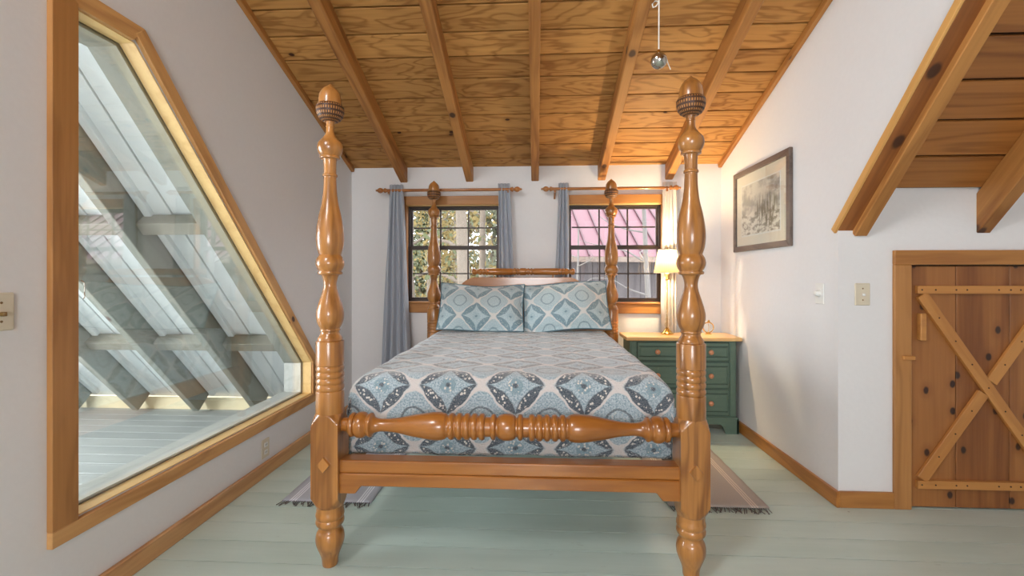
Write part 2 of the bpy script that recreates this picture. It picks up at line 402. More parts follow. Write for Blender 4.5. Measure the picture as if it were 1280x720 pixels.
def add_lathe(bm, prof, axis=2, centre=(0, 0, 0), segs=32, square=None, uv=False):
    """prof: list of (position along axis, radius); square = half side of a square section it is cut to"""
    rings = []
    c = Vector(centre); ul = bm.loops.layers.uv.verify() if uv else None
    for (h, r) in prof:
        ring = []
        for k in range(segs):
            a = 2 * PI * (k + 0.5 * 0) / segs
            rr = r if square is None else min(r, square / max(abs(math.cos(a)), abs(math.sin(a))))
            p, q = rr * math.cos(a), rr * math.sin(a)
            co = Vector((h, p, q)) if axis == 0 else Vector((p, h, q)) if axis == 1 else Vector((p, q, h))
            ring.append(bm.verts.new(c + co))
        rings.append(ring)
    for i in range(len(rings) - 1):
        for k in range(segs):
            f = bm.faces.new((rings[i][k], rings[i][(k + 1) % segs], rings[i + 1][(k + 1) % segs], rings[i + 1][k]))
            if uv:
                uu = [(k / segs, i), ((k + 1) / segs, i), ((k + 1) / segs, i + 1), (k / segs, i + 1)]
                for lp, w in zip(f.loops, uu): lp[ul].uv = (w[0], w[1] / (len(rings) - 1))
    for ring, rad in ((rings[0], prof[0][1]), (rings[-1], prof[-1][1])):
        if rad > 1e-5:
            try: bm.faces.new(ring)
            except ValueError: pass
    if prof[0][1] < 1e-4 or prof[-1][1] < 1e-4: bmesh.ops.remove_doubles(bm, verts=rings[0] + rings[-1], dist=1e-5)
def lathe(name, prof, mat, parent=None, axis=2, centre=(0, 0, 0), segs=32, square=None, smooth=40, uv=False, origin=None):
    bm = bmesh.new(); add_lathe(bm, prof, axis, centre, segs, square, uv)
    return finish(name, bm, mat, parent, origin, smooth)
def spline(pts, sub=4):
    """Catmull-Rom through (h, r) points"""
    out = []
    for i in range(len(pts) - 1):
        p0 = pts[max(i - 1, 0)]; p1 = pts[i]; p2 = pts[i + 1]; p3 = pts[min(i + 2, len(pts) - 1)]
        for k in range(sub):
            t = k / sub
            out.append(tuple(0.5 * ((2 * p1[j]) + (-p0[j] + p2[j]) * t + (2 * p0[j] - 5 * p1[j] + 4 * p2[j] - p3[j]) * t * t + (-p0[j] + 3 * p1[j] - 3 * p2[j] + p3[j]) * t ** 3) for j in range(len(p1))))
    out.append(tuple(pts[-1])); return out
def add_tube(bm, path, rad, segs=8):
    path = [Vector(p) for p in path]; rings = []
    for i, p in enumerate(path):
        d = (path[min(i + 1, len(path) - 1)] - path[max(i - 1, 0)]).normalized()
        up = Vector((0, 0, 1)) if abs(d.z) < 0.9 else Vector((1, 0, 0))
        u = d.cross(up).normalized(); w = d.cross(u)
        r = rad[i] if isinstance(rad, (list, tuple)) else rad
        rings.append([bm.verts.new(p + (u * math.cos(2 * PI * k / segs) + w * math.sin(2 * PI * k / segs)) * r) for k in range(segs)])
    for i in range(len(rings) - 1):
        for k in range(segs):
            bm.faces.new((rings[i][k], rings[i][(k + 1) % segs], rings[i + 1][(k + 1) % segs], rings[i + 1][k]))
    bm.faces.new(rings[0]); bm.faces.new(rings[-1])
def tube(name, path, rad, mat, parent=None, segs=8, origin=None):
    bm = bmesh.new(); add_tube(bm, path, rad, segs); return finish(name, bm, mat, parent, origin, 60)
def beam(name, x0, x1, y0, z0, y1, z1, depth, mat, parent, bev=0.004):
    """a bar along the slope; (y0,z0)-(y1,z1) is its TOP edge line; it hangs depth below, square to the slope"""
    L = math.hypot(y1 - y0, z1 - z0); ang = math.atan2(z1 - z0, y1 - y0)
    bm = bmesh.new(); add_box(bm, -(x1 - x0) / 2, (x1 - x0) / 2, 0, L, -depth, 0, bev)
    return finish(name, bm, mat, parent, Vector((0, 0, 0)), rot=(ang, 0, 0)) if False else _beam(name, bm, mat, parent, Vector(((x0 + x1) / 2, y0, z0)), ang)
def _beam(name, bm, mat, parent, loc, ang):
    bmesh.ops.recalc_face_normals(bm, faces=bm.faces)
    me = bpy.data.meshes.new(name); bm.to_mesh(me); bm.free()
    return link_obj(name, me, loc, parent, mat, (ang, 0, 0))
def share(src, name, loc, parent, rot=None):
    o = bpy.data.objects.new(name, src.data); COL.objects.link(o)
    o.parent = parent; o.location = Vector(loc) - wpos(parent); WORLD[o.name] = Vector(loc)
    if rot is not None: o.rotation_euler = rot
    return o

# ------------------------------------------------------------------ the room
XL, XR, YB, YD = -1.70, 1.638, 4.205, 2.607
CZ, CS = 2.245, 0.367                      # dormer ceiling: height at the back wall, rise towards the viewer
def zc(y): return CZ + CS * (YB - y)
MZ, MS = 1.695, 1.08                       # main roof
def zm(y): return MZ + MS * (YD - y)
XE = 3.75

# floor
floor = box('floor', XL - 0.12, XE + 0.1, -3.1, YB + 0.1, -0.12, -0.022, M['dark'])
tag(floor, 'sage green painted wide plank floor of the bedroom', 'floor', kind='structure')
y = 2.282 - 0.16 * 33; pl = None
while y < YB:
    y1 = min(y + 0.16, YB)
    if pl is None:
        pl = box('plank', XL, XE, y + 0.0022, y1 - 0.0022, -0.022, 0.0, M['floor'], floor); h0 = 0.16
    elif y1 - y > 0.159: share(pl, 'plank', ((XL + XE) / 2, (y + y1) / 2, -0.011), floor)
    else: box('plank', XL, XE, y + 0.0012, y1, -0.022, 0.0, M['floor'], floor)
    y += 0.16

# back wall with two window openings
W1 = (-1.195, -0.325); W2 = (0.278, 1.132); WZ = (0.995, 1.905)
bm = bmesh.new()
for (a, b, c, d) in ((XL - 0.12, W1[0], 0, 2.6), (W1[1], W2[0], 0, 2.6), (W2[1], XR + 0.12, 0, 2.6), (W1[0], W1[1], 0, WZ[0]), (W1[0], W1[1], WZ[1], 2.6), (W2[0], W2[1], 0, WZ[0]), (W2[0], W2[1], WZ[1], 2.6)):
    add_box(bm, a, b, YB, YB + 0.15, c, d)
tag(finish('wall_back', bm, M['wall']), 'white plaster wall behind the headboard with two windows', 'wall', kind='structure')

# left wall with the five-sided opening
PO = [(1.527, 0.30), (3.485, 0.30), (3.485, 0.625), (1.915, 2.312), (1.527, 2.312)]     # outside of the casing
PI_ = [(1.622, 0.362), (3.425, 0.362), (3.425, 0.600), (1.878, 2.238), (1.622, 2.238)]  # inside of the casing
bm = bmesh.new(); T = XL - 0.12
for (a, b, c, d) in ((-3.1, -1.0, 0, 4.7), (-0.1, PI_[0][0], 0, 4.7), (-1.0, -0.1, 0, 2.8), (-1.0, -0.1, 3.8, 4.7)):   # unseen opening added for the side fill light
    add_prism(bm, [(a, c), (b, c), (b, d), (a, d)], 0, T, XL)
add_prism(bm, [(PI_[0][0], 0), (PI_[1][0], 0), PI_[1], PI_[0]], 0, T, XL)
add_prism(bm, [(PI_[1][0], 0), (YB + 0.15, 0), (YB + 0.15, 4.7), (PI_[1][0], 4.7)], 0, T, XL)
add_prism(bm, [PI_[3], PI_[2], (PI_[2][0], 4.7), (PI_[3][0], 4.7)], 0, T, XL)
add_prism(bm, [PI_[4], PI_[3], (PI_[3][0], 4.7), (PI_[4][0], 4.7)], 0, T, XL)
tag(finish('wall_left', bm, M['wall']), 'white plaster side wall around the five-sided interior window', 'wall', kind='structure')

# right wall: cheek of the dormer
CH = 1.515
yx = (CH + MS * YD - CZ - 0.03 - CS * YB) / (MS - CS)
bm = bmesh.new()
add_prism(bm, [(YB + 0.15, 0), (YB + 0.15, zc(YB + 0.15) + 0.03), (YD, zc(YD) + 0.03), (YD, 0)], 0, XR, XR + 0.12)
add_prism(bm, [(YD, CH), (YD, zc(YD) + 0.03), (yx, zc(yx) + 0.03)], 0, XR, XR + 0.12)
tag(finish('wall_right', bm, M['wall']), 'white plaster dormer cheek wall with the framed print', 'wall', kind='structure')

# knee wall with the plank door
DX = (2.006, 2.784); DZ = 1.31
bm = bmesh.new()
for (a, b, c, d) in ((XR + 0.12, DX[0], 0, 2.0), (DX[1], XE, 0, 2.0), (DX[0], DX[1], DZ, 2.0)):
    add_box(bm, a, b, YD, YD + 0.12, c, d)
tag(finish('wall_knee', bm, M['wall']), 'low white knee wall around the plank door', 'wall', kind='structure')
tag(box('wall_east', XE, XE + 0.1, -3.1, YD + 0.12, 0, 4.7, M['wall']), 'white end wall of the alcove beyond the door', 'wall', kind='structure')
bm = bmesh.new()
for (a, b, c, d) in ((XL - 0.1, -0.65, 0, 3.2), (0.55, XE + 0.1, 0, 3.2), (-0.65, 0.55, 0, 0.9), (-0.65, 0.55, 2.1, 3.2)):  # the gap is added to hold the rear fill light
    add_box(bm, a, b, -3.1, -3.0, c, d)
tag(finish('wall_rear', bm, M['wall']), 'white wall behind the viewer with an opening added for fill light', 'wall', kind='structure')

# dormer ceiling: boards on a dark sheet, with rafters
ca = math.atan(CS); sl = math.sqrt(1 + CS * CS)
bm = bmesh.new()
y0 = 0.93
add_prism(bm, [(YB + 0.15, zc(YB + 0.15) + 0.022), (y0, zc(y0) + 0.022), (y0, zc(y0) + 0.1), (YB + 0.15, zc(YB + 0.15) + 0.1)], 0, XL - 0.1, XR + 0.12)
ceil = tag(finish('ceiling', bm, M['dark']), 'sloping amber board ceiling with rafters over the bed', 'ceiling', kind='structure')
def slope_board(name, x0, x1, ya, yb, zf, slope, mat, parent, thick=0.02, gap=0.006):
    L = (yb - ya) * math.sqrt(1 + slope * slope)
    bm = bmesh.new(); add_box(bm, -(x1 - x0) / 2, (x1 - x0) / 2, gap, L - gap, 0, thick, 0.002)
    return _beam(name, bm, mat, parent, Vector(((x0 + x1) / 2, ya, zf(ya))), -math.atan(slope))
ya = 4.083 - 0.1785 * 17
while ya < YB:
    slope_board('board', XL, XR, ya, min(ya + 0.1785, YB + 0.01), zc, CS, M['ceil'], ceil)
    ya += 0.1785
for xr in (-1.212, -0.604, -0.008, 0.588, 1.184):
    beam('rafter', xr - 0.034, xr + 0.034, 0.95, zc(0.95), YB + 0.06, zc(YB + 0.06), 0.128, M['raft'], ceil, 0.006)
for n, (xa, xb) in enumerate(((XL, XL + 0.03), (XR - 0.03, XR))):
    t_ = beam('trim_%d' % (n + 1), xa, xb, 1.0, zc(1.0), YB - 0.002, zc(YB - 0.002), 0.042, M['raft'], None, 0.003)
    tag(t_, ('thin pine trim where the ceiling meets the left wall', 'thin pine trim where the ceiling meets the right wall')[n], 'trim', kind='structure')

# main roof over the alcove and above the viewer
YR = 0.0
bm = bmesh.new()
o_ = 0.03
add_prism(bm, [(YD + 0.15, zm(YD + 0.15) + o_), (YR, zm(YR) + o_), (YR, zm(YR) + 0.12), (YD + 0.15, zm(YD + 0.15) + 0.12)], 0, XR + 0.11, XE + 0.1)
add_prism(bm, [(1.06, zm(1.06) + o_), (YR, zm(YR) + o_), (YR, zm(YR) + 0.12), (1.06, zm(1.06) + 0.12)], 0, XL - 0.1, XR + 0.11)
roof = tag(finish('ceiling', bm, M['dark']), 'steep amber plank roof slope above the plank door', 'ceiling', kind='structure')
M['roofb'] = wood('roof_slope_board', (171, 111, 52), (120, 69, 26), 0, 1.3, 0.5, 0.05, 0.12, 5.0, tint=0.18, along=0.08)
dy = 0.19 / math.sqrt(1 + MS * MS); yb = YD - 0.02
k = 0
while yb > YR:
    ya = max(yb - dy, YR)
    slope_board('board', (XR + 0.12 if ya > 0.95 else XL), XE, ya, yb, zm, MS, M['roofb'], roof)
    yb = ya; k += 1
for (xa, xb, drop) in ((1.715, 1.782, 0.166), (2.353, 2.425, 0.146), (3.0, 3.07, 0.146)):
    b_ = beam('rafter', xa, xb, 0.05, zm(0.05), YD + 0.11, zm(YD + 0.11), drop, M['raft'], roof, 0.004)
M['soffit'] = wood('soffit_pine', (168, 104, 50), (122, 70, 30), 1, 1.5, 0.55, 0.5, 0.0, 3.0, along=0.10, tint=0.1, knot_scale=4.5, knot_r=2.4)
M['strip'] = wood('pale_edge_strip', (222, 170, 100), (186, 128, 62), 1, 1.5, 0.5, 0.0, 0.0, 3.0, along=0.1, tint=0.05, contrast=0.7)
# soffit board and edge strip closing the bottom of the cheek wall
s_ = beam('trim_3', XR, 1.722, 0.95, CH + MS * (YD - 0.95), YD + 0.02, CH - 0.02 * MS, 0.013, M['soffit'], None, 0.002)
tag(s_, 'sloping pine soffit board under the cheek wall beside the rafter', 'trim', kind='structure')
s_ = beam('trim_4', XR - 0.014, XR + 0.0, 0.95, CH + 0.035 + MS * (YD - 0.95), YD + 0.04, CH + 0.035 - 0.04 * MS, 0.036, M['strip'], None, 0.002)
tag(s_, 'narrow pale pine strip edging the sloping cheek wall', 'trim', kind='structure')
bm = bmesh.new()
add_prism(bm, [(YR, zm(YR)), (-3.1, 2.55), (-3.1, 2.7), (YR, zm(YR) + 0.12)], 0, XL - 0.1, XE + 0.1)
tag(finish('ceiling', bm, M['roofb']), 'board roof slope behind the viewer', 'ceiling', kind='structure')

# baseboards
BH = 0.086
def baseboard(name, x0, x1, y0, y1, mat, label):
    return tag(box(name, x0, x1, y0, y1, 0, BH, mat, None, 0.003), label, 'baseboard', kind='structure')
baseboard('baseboard_left', XL, XL + 0.022, -3.0, YB, M['base_y'], 'knotty pine baseboard under the five-sided window')
baseboard('baseboard_right', XR - 0.02, XR, YD - 0.02, YB, M['base_r'], 'amber pine baseboard running to the dresser')
baseboard('baseboard_knee', XR, 1.919, YD - 0.02, YD, M['casex'], 'short pine baseboard beside the plank door')
baseboard('baseboard_back', XL + 0.022, XR - 0.02, YB - 0.02, YB, M['casex'], 'pine baseboard along the wall behind the bed')

# ------------------------------------------------------------------ five-sided interior window
win = thing('window_3', (XL, 2.5, 0.3), 'large five-sided interior window with wide pine casing and clear glass', 'window', kind='structure')
def cas(i, j, mat, name='casing'):
    pts = [PO[i], PO[j], PI_[j], PI_[i]]
    return prism(name, pts, 0, XL, XL + 0.02, mat, win, 0.002)
prism('casing', [(1.527, 0.355), (1.622, 0.355), (1.622, 2.25), (1.527, 2.312)], 0, XL, XL + 0.022, M['casez'], win, 0.002)
prism('casing', [(1.527, 0.297), (3.485, 0.297), (3.43, 0.362), (1.527, 0.355)], 0, XL, XL + 0.022, M['casey'], win, 0.002)
prism('casing', [PO[1], PO[2], PI_[2], PI_[1]], 0, XL, XL + 0.02, M['casez'], win, 0.002)
def sloped_piece(name, P, Q, inner_w, x0, x1, mat):
    """board in the wall plane from P to Q (y,z), built along local Y so its grain follows the slope"""
    L = math.hypot(Q[0] - P[0], Q[1] - P[1]); ang = math.atan2(Q[1] - P[1], Q[0] - P[0])
    bm = bmesh.new(); add_box(bm, x0 - XL, x1 - XL, 0, L, min(0, inner_w), max(0, inner_w), 0.002)
    return _beam(name, bm, mat, win, Vector((XL, P[0], P[1])), ang)
sloped_piece('casing', (3.487, 0.62), (1.912, 2.312), 0.062, XL, XL + 0.021, M['casey'])
prism('casing', [(1.527, 2.312), (1.915, 2.312), (1.86, 2.238), (1.622, 2.238)], 0, XL, XL + 0.02, M['casey'], win, 0.002)
# jambs: pale pine inside, grey outside the glass
GX = XL - 0.062
def jamb(i, j, th, x0, x1, mat, name):
    P, Q = Vector(PI_[i]), Vector(PI_[j]); d = (Q - P).normalized(); n = Vector((-d.y, d.x)) * th
    return prism(name, [tuple(P), tuple(Q), tuple(Q + n), tuple(P + n)], 0, x0, x1, mat, win)
for i in range(5):
    j = (i + 1) % 5
    jamb(i, j, 0.004, GX, XL + 0.003, M['jamb'], 'jamb')
    jamb(i, j, 0.007, GX - 0.010, GX - 0.004, M['bronze'], 'gasket')
    jamb(i, j, 0.016, XL - 0.20, GX - 0.010, M['oliv'] if i in (2, 3) else M['graywood'], 'outer_jamb')
pane = prism('pane', PI_, 0, GX - 0.003, GX + 0.003, M['glass_big'], win)
tube('hook', [(XL + 0.02, 1.63, 1.235), (XL + 0.03, 1.634, 1.225), (XL + 0.028, 1.637, 1.20), (XL + 0.03, 1.634, 1.17), (XL + 0.03, 1.63, 1.165)], 0.0022, M['steel'], win, 6)

# ------------------------------------------------------------------ attic beyond that window
AX0 = -4.9
afl = tag(box('floor', AX0, XL - 0.12, -0.2, 4.35, -0.12, -0.02, M['dark']), 'grey painted plank floor of the attic beyond the window', 'floor', kind='structure')
y = -0.2; pl = None
while y < 4.35:
    if pl is None: pl = box('plank', AX0, XL - 0.12, y + 0.002, y + 0.148, -0.02, 0.0, M['afloor'], afl, 0.002)
    elif y + 0.15 <= 4.36: share(pl, 'plank', ((AX0 + XL - 0.12) / 2, y + 0.075, -0.01), afl)
    y += 0.15
def za(y): return 0.26 + MS * (4.12 - y)      # attic roof deck, a hand above the rafters' undersides
bm = bmesh.new()
add_prism(bm, [(4.30, za(4.30) + 0.03), (0.0, za(0) + 0.03), (0.0, za(0) + 0.1), (4.30, za(4.30) + 0.1)], 0, AX0, XL - 0.12)
aroof = tag(finish('ceiling', bm, M['white']), 'white painted attic roof slope seen through the interior window', 'ceiling', kind='structure')
rx = [-1.945 - 0.575 * k for k in range(6)]
for k, x in enumerate(rx):
    beam('rafter', x - 0.03, x + 0.03, 0.05, za(0.05), 4.22, za(4.22), 0.20, M['oliv'], aroof, 0.004)
    if k < 5:
        xa, xb = x - 0.545, x - 0.03
        ww = (xb - xa) / 3
        for q in range(3):
            slope_board('panel', xa + q * ww + 0.004, xa + (q + 1) * ww - 0.004, 0.05, 4.25, lambda y_, q=q: za(y_) + 0.005 + 0.008 * (q % 2), MS, M['white'], aroof, 0.02, 0)
        slope_board('batten', xa + 0.012, xa + 0.06, 0.05, 4.2, lambda y_: za(y_) - 0.045, MS, M['white'], aroof, 0.05, 0)
        slope_board('batten', xb - 0.075, xb - 0.005, 0.05, 4.2, lambda y_: za(y_) - 0.06, MS, M['white'], aroof, 0.06, 0)
        for yy in (2.86, 3.66):
            bx_ = beam('blocking', xa, xb + 0.0, yy - 0.03, za(yy - 0.03) - 0.012, yy + 0.03, za(yy + 0.03) - 0.012, 0.10, M['olivx'], aroof, 0.003)
bm = bmesh.new()
for (a, b, c, d) in ((-0.2, 0.3, 0, 4.8), (2.3, 4.4, 0, 4.8), (0.3, 2.3, 0, 0.35), (0.3, 2.3, 2.25, 4.8)):  # unseen gap added where the attic area light sits
    add_box(bm, AX0 - 0.1, AX0, a, b, c, d)
tag(finish('wall_attic_end', bm, M['white']), 'white attic end wall with an opening added to let light in, outside the view', 'wall', kind='structure')
tag(box('wall_attic_near', AX0, XL - 0.12, -0.3, -0.2, 0, 4.8, M['white']), 'white attic partition wall on the viewer side', 'wall', kind='structure')
M['eave'] = plain('pale_eave_board', (226, 212, 176), 0.6, 0, 0.06)
ev = tag(box('trim_5', AX0, XL - 0.12, 4.19, 4.21, 0.0, 0.11, M['eave'], None, 0.002), 'pale board closing the attic eave at floor level', 'trim', kind='structure')

# ------------------------------------------------------------------ back windows
def sash_window(n, X, label):
    x0, x1 = X
    w = thing('window_%d' % n, ((x0 + x1) / 2, YB, WZ[0]), label, 'window', kind='structure')
    box('head_casing', x0 - 0.03, x1 + 0.01, YB - 0.022, YB, 1.898, 1.978, M['casex'], w, 0.003)
    box('side_casing', x0 - 0.03, x0 + 0.012, YB - 0.012, YB + 0.05, 1.0, 1.898, M['casez'], w, 0.002)
    box('side_casing', x1 - 0.008, x1 + 0.012, YB - 0.012, YB + 0.05, 1.0, 1.898, M['casez'], w, 0.002)
    box('sill', x0 - 0.035, x1 + 0.015, YB - 0.035, YB + 0.05, 0.998, 1.016, M['casex'], w, 0.003)
    box('apron', x0 - 0.03, x1 + 0.01, YB - 0.02, YB, 0.915, 0.998, M['casex'], w, 0.003)
    box('head_jamb', x0, x1, YB, YB + 0.15, 1.895, 1.905, M['jamb'], w)
    gx0, gx1 = x0 + 0.012, x1 - 0.008; zb, zt, zmid = 1.016, 1.893, 1.508
    bm = bmesh.new()
    add_box(bm, gx0, gx0 + 0.016, YB + 0.05, YB + 0.12, zb, zt); add_box(bm, gx1 - 0.016, gx1, YB + 0.05, YB + 0.12, zb, zt)
    add_box(bm, gx0, gx1, YB + 0.05, YB + 0.12, zt - 0.014, zt); add_box(bm, gx0, gx1, YB + 0.05, YB + 0.12, zb, zb + 0.014)
    finish('track_frame', bm, M['bronze'], w)
    gx0 += 0.016; gx1 -= 0.016
    for (za_, zb_, yo, nm) in ((zmid - 0.006, zt - 0.014, YB + 0.095, 'sash'), (zb + 0.014, zmid + 0.014, YB + 0.065, 'sash')):
        s = bpy.data.objects.new  # (each sash: stiles and rails as one frame, muntins and panes below it)
        bm = bmesh.new(); r_ = 0.016
        add_box(bm, gx0, gx0 + r_, yo - 0.012, yo + 0.012, za_, zb_); add_box(bm, gx1 - r_, gx1, yo - 0.012, yo + 0.012, za_, zb_)
        lo_ = 0.030 if yo > YB + 0.08 else 0.022
        add_box(bm, gx0 + r_, gx1 - r_, yo - 0.012, yo + 0.012, za_, za_ + lo_); add_box(bm, gx0 + r_, gx1 - r_, yo - 0.012, yo + 0.012, zb_ - (0.016 if yo > YB + 0.08 else 0.03), zb_)
        sh = finish(nm, bm, M['bronze'], w)
        ia, ib, ic, id_ = gx0 + r_, gx1 - r_, za_ + lo_, zb_ - (0.016 if yo > YB + 0.08 else 0.03)
        cw = (ib - ia) / 3; rh = (id_ - ic) / 2
        for k in (1, 2): box('muntin', ia + k * cw - 0.0065, ia + k * cw + 0.0065, yo - 0.008, yo + 0.008, ic, id_, M['bronze'], sh)
        for k in range(3): box('muntin', ia + k * cw + 0.0065, ia + (k + 1) * cw - 0.0065, yo - 0.007, yo + 0.007, ic + rh - 0.006, ic + rh + 0.006, M['bronze'], sh)
        for a in range(3):
            for b in range(2):
                box('pane', ia + a * cw + 0.004, ia + (a + 1) * cw - 0.004, yo - 0.0015, yo + 0.0015, ic + b * rh + 0.003, ic + (b + 1) * rh - 0.003, M['glass'], sh)
    return w
sash_window(1, W1, 'twelve-pane sash window facing the woods, left of the headboard')
sash_window(2, W2, 'twelve-pane sash window facing the red roof, beside the lamp')

# ------------------------------------------------------------------ curtain rods and curtains
RZ, RY = 2.018, 4.105
def curtain_rod(x0, x1, label):
    o = thing('curtain_rod', ((x0 + x1) / 2, RY, RZ), label, 'curtain rod', 'wooden curtain rods over the back windows')
    lathe('pole', [(x0 + 0.11, 0.013), (x1 - 0.11, 0.013)], M['bedx'], o, 0, (0, RY, RZ), 16)
    prof = [(0, .014), (.012, .016), (.018, .022), (.026, .022), (.032, .012), (.040, .012), (.050, .021), (.066, .025), (.080, .02), (.090, .011), (.098, .008), (.104, .010), (.110, 0.0)]
    for s, xe in ((-1, x0 + 0.11), (1, x1 - 0.11)):
        lathe('finial', [(xe + s * h, r) for h, r in prof], M['bedx'], o, 0, (0, RY, RZ), 16)
        bx_ = xe - s * 0.015
        bm = bmesh.new(); add_prism(bm, [(RY - 0.018, RZ - 0.03), (RY + 0.018, RZ - 0.03), (YB, RZ - 0.075), (YB, RZ + 0.02), (RY - 0.018, RZ - 0.014)], 0, bx_ - 0.008, bx_ + 0.008)
        finish('bracket', bm, M['bedx'], o)
curtain_rod(-1.443, -0.121, 'wooden curtain rod with turned finials over the woods-facing window')
curtain_rod(0.042, 1.262, 'wooden curtain rod with turned finials over the window beside the lamp')
def curtain(label, top, bot, folds, mat, z0=0.12, seed=0, amp=0.030, ease=1.0):
    rr = random.Random(seed); ph = rr.random() * 6; nz, nx = 40, folds * 10
    z1 = 2.07; bm = bmesh.new(); rows = []
    fr = [rr.uniform(-.5, .5) for _ in range(12)]
    for i in range(nz + 1):
        t = i / nz; z = z1 + (z0 - z1) * t; row = []
        e = t ** ease
        xa = top[0] + (bot[0] - top[0]) * e; xb = top[1] + (bot[1] - top[1]) * e
        for k in range(nx + 1):
            s = k / nx
            w = math.sin(2 * PI * folds * s + ph + 0.25 * math.sin(5 * t + k * 0.3))
            a = amp * (0.55 + 0.6 * t) * (1 + 0.35 * fr[int(s * folds) % 12])
            x = xa + (xb - xa) * s + 0.004 * math.sin(9 * t + 7 * s)
            yy = RY + 0.0 + a * w * (0.6 if t < 0.04 else 1) + 0.01 * math.sin(3 * t + 4 * s + ph) * t
            row.append(bm.verts.new((x, min(yy, YB - 0.045), z)))
        rows.append(row)
    for i in range(nz):
        for k in range(nx): bm.faces.new((rows[i][k], rows[i][k + 1], rows[i + 1][k + 1], rows[i + 1][k]))
    o = finish('curtain', bm, mat, None, None, 179)
    m = o.modifiers.new('thickness', 'SOLIDIFY'); m.thickness = 0.004; m.offset = 0
    return tag(o, label, 'curtain', 'curtains at the back windows')
curtain('grey blue curtain nearest the left wall, flaring towards the floor', (-1.315, -1.195), (-1.415, -1.10), 4, M['curtain'], 0.06, 1)
curtain('grey blue curtain on the headboard side of the woods-facing window', (-0.335, -0.235), (-0.31, -0.13), 3, M['curtain'], 0.06, 2)
curtain('grey curtain on the headboard side of the window beside the lamp', (0.200, 0.285), (0.13, 0.305), 3, M['curtain'], 0.06, 3)
curtain('curtain painted in a lamplit tone, hanging behind the table lamp', (1.105, 1.222), (1.09, 1.235), 4, M['curtain_lamplit'], 0.06, 4)

# ------------------------------------------------------------------ the bed
PXL, PXR, PYF, PYH = -0.892, 0.645, 1.97, 4.02
bed = thing('four_poster_bed', ((PXL + PXR) / 2, (PYF + PYH) / 2, 0), 'honey pine four-poster bed with turned posts and acorn finials', 'bed')
def zz(py): return 1.25 - (py - 345) / 288.0
def P1(y0, rows): return [(zz(y0 + cy / 7.2), w / 2 / 2074.0) for cy, w in rows]
neck = P1(100, [(318, 112), (350, 86), (400, 64), (412, 64)])
neck += P1(100, [(416, 74), (426, 74), (430, 66), (470, 70), (500, 88), (522, 122)])
seg1 = spline(P1(100, [(530, 128), (545, 160), (575, 204), (612, 218), (645, 208), (672, 184), (690, 158)]))
seg2 = P1(100, [(694, 166), (702, 172), (712, 166), (716, 120)]) + P1(200, [(10, 112), (60, 106), (126, 105)])
ringa = P1(200, [(130, 116), (140, 126), (150, 124), (156, 108)])
vase = spline(P1(200, [(165, 106), (230, 110), (300, 119), (400, 144), (500, 190), (600, 224), (690, 239)]) + P1(300, [(40, 234), (90, 216), (128, 190)]))
bulb = P1(300, [(136, 186)]) + spline(P1(300, [(142, 192), (170, 226), (212, 244), (250, 226), (278, 194)]))
flange = P1(300, [(284, 194), (288, 210), (298, 214), (308, 206), (314, 158)])
vase2 = spline(P1(300, [(318, 150), (345, 128), (395, 110), (440, 120), (510, 160), (590, 210), (660, 238)]) + P1(400, [(0, 230), (40, 204), (72, 168)]))
base = P1(400, [(76, 166), (82, 174), (92, 174), (98, 160), (104, 156), (120, 164), (140, 188), (158, 210), (176, 216), (180, 210), (186, 238), (192, 242), (398, 242)])
grooves = []
for g0 in (404, 460, 515, 572):
    for dy_, w in ((0, 228), (8, 236), (18, 243), (36, 243), (46, 236), (53, 226)): grooves.append((g0 + dy_, w))
grooves = P1(400, grooves)
lower = P1(400, [(630, 240), (640, 243)]) + P1(500, [(128, 243), (134, 238)]) + [(0.652, 0.057), (0.64, 0.057)]
upper = neck + seg1 + seg2 + ringa + vase + bulb + flange + vase2 + base + grooves + lower
def clean(pr):
    out = [pr[0]]
    for h, r in pr[1:]:
        if h < out[-1][0] - 1e-5: out.append((h, max(r, 0.0)))
        else: out.append((out[-1][0] - 2e-4, r))
    return out
upper = clean(upper)
nut = [(2.085, 0.0002), (2.079, 0.006), (2.072, 0.014), (2.062, 0.027), (2.05, 0.037), (2.035, 0.0445), (2.012, 0.0475), (1.99, 0.0485), (1.98, 0.0485)]
cup = [(1.994, 0.0475), (1.990, 0.053), (1.982, 0.0575), (1.968, 0.0585), (1.952, 0.0565), (1.938, 0.051), (1.928, 0.044), (1.921, 0.034), (1.917, 0.026)]
foot = spline([(0.285, 0.056), (0.255, 0.0555), (0.240, 0.0560)], 2)[:-1] + [(0.237, .0555), (.229, .0585), (.219, .0590), (.210, .0565), (.207, .0545), (.203, .0565), (.196, .0588), (.187, .0585), (.179, .055), (.172, .047)] + spline([(.166, .046), (.156, .0485), (.142, .0555), (.122, .0592), (.100, .0578), (.080, .0515), (.06, .0435), (.040, .0365), (.022, .0335), (.008, .0325), (0.0, .0300)])
A = 0.0585
def Rb(z):
    if z > 0.60: return 0.083 - (z - 0.615) / 0.045 * 0.024 if z > 0.615 else 0.083
    if z < 0.325: return 0.083 - (0.31 - z) / 0.045 * 0.024 if z < 0.31 else 0.083
    return 0.083
blk = [(0.662 - i * 0.004, Rb(0.662 - i * 0.004)) for i in range(15)] + [(0.60, 0.083), (0.33, 0.083)] + [(0.32 - i * 0.004, Rb(0.32 - i * 0.004)) for i in range(16)]
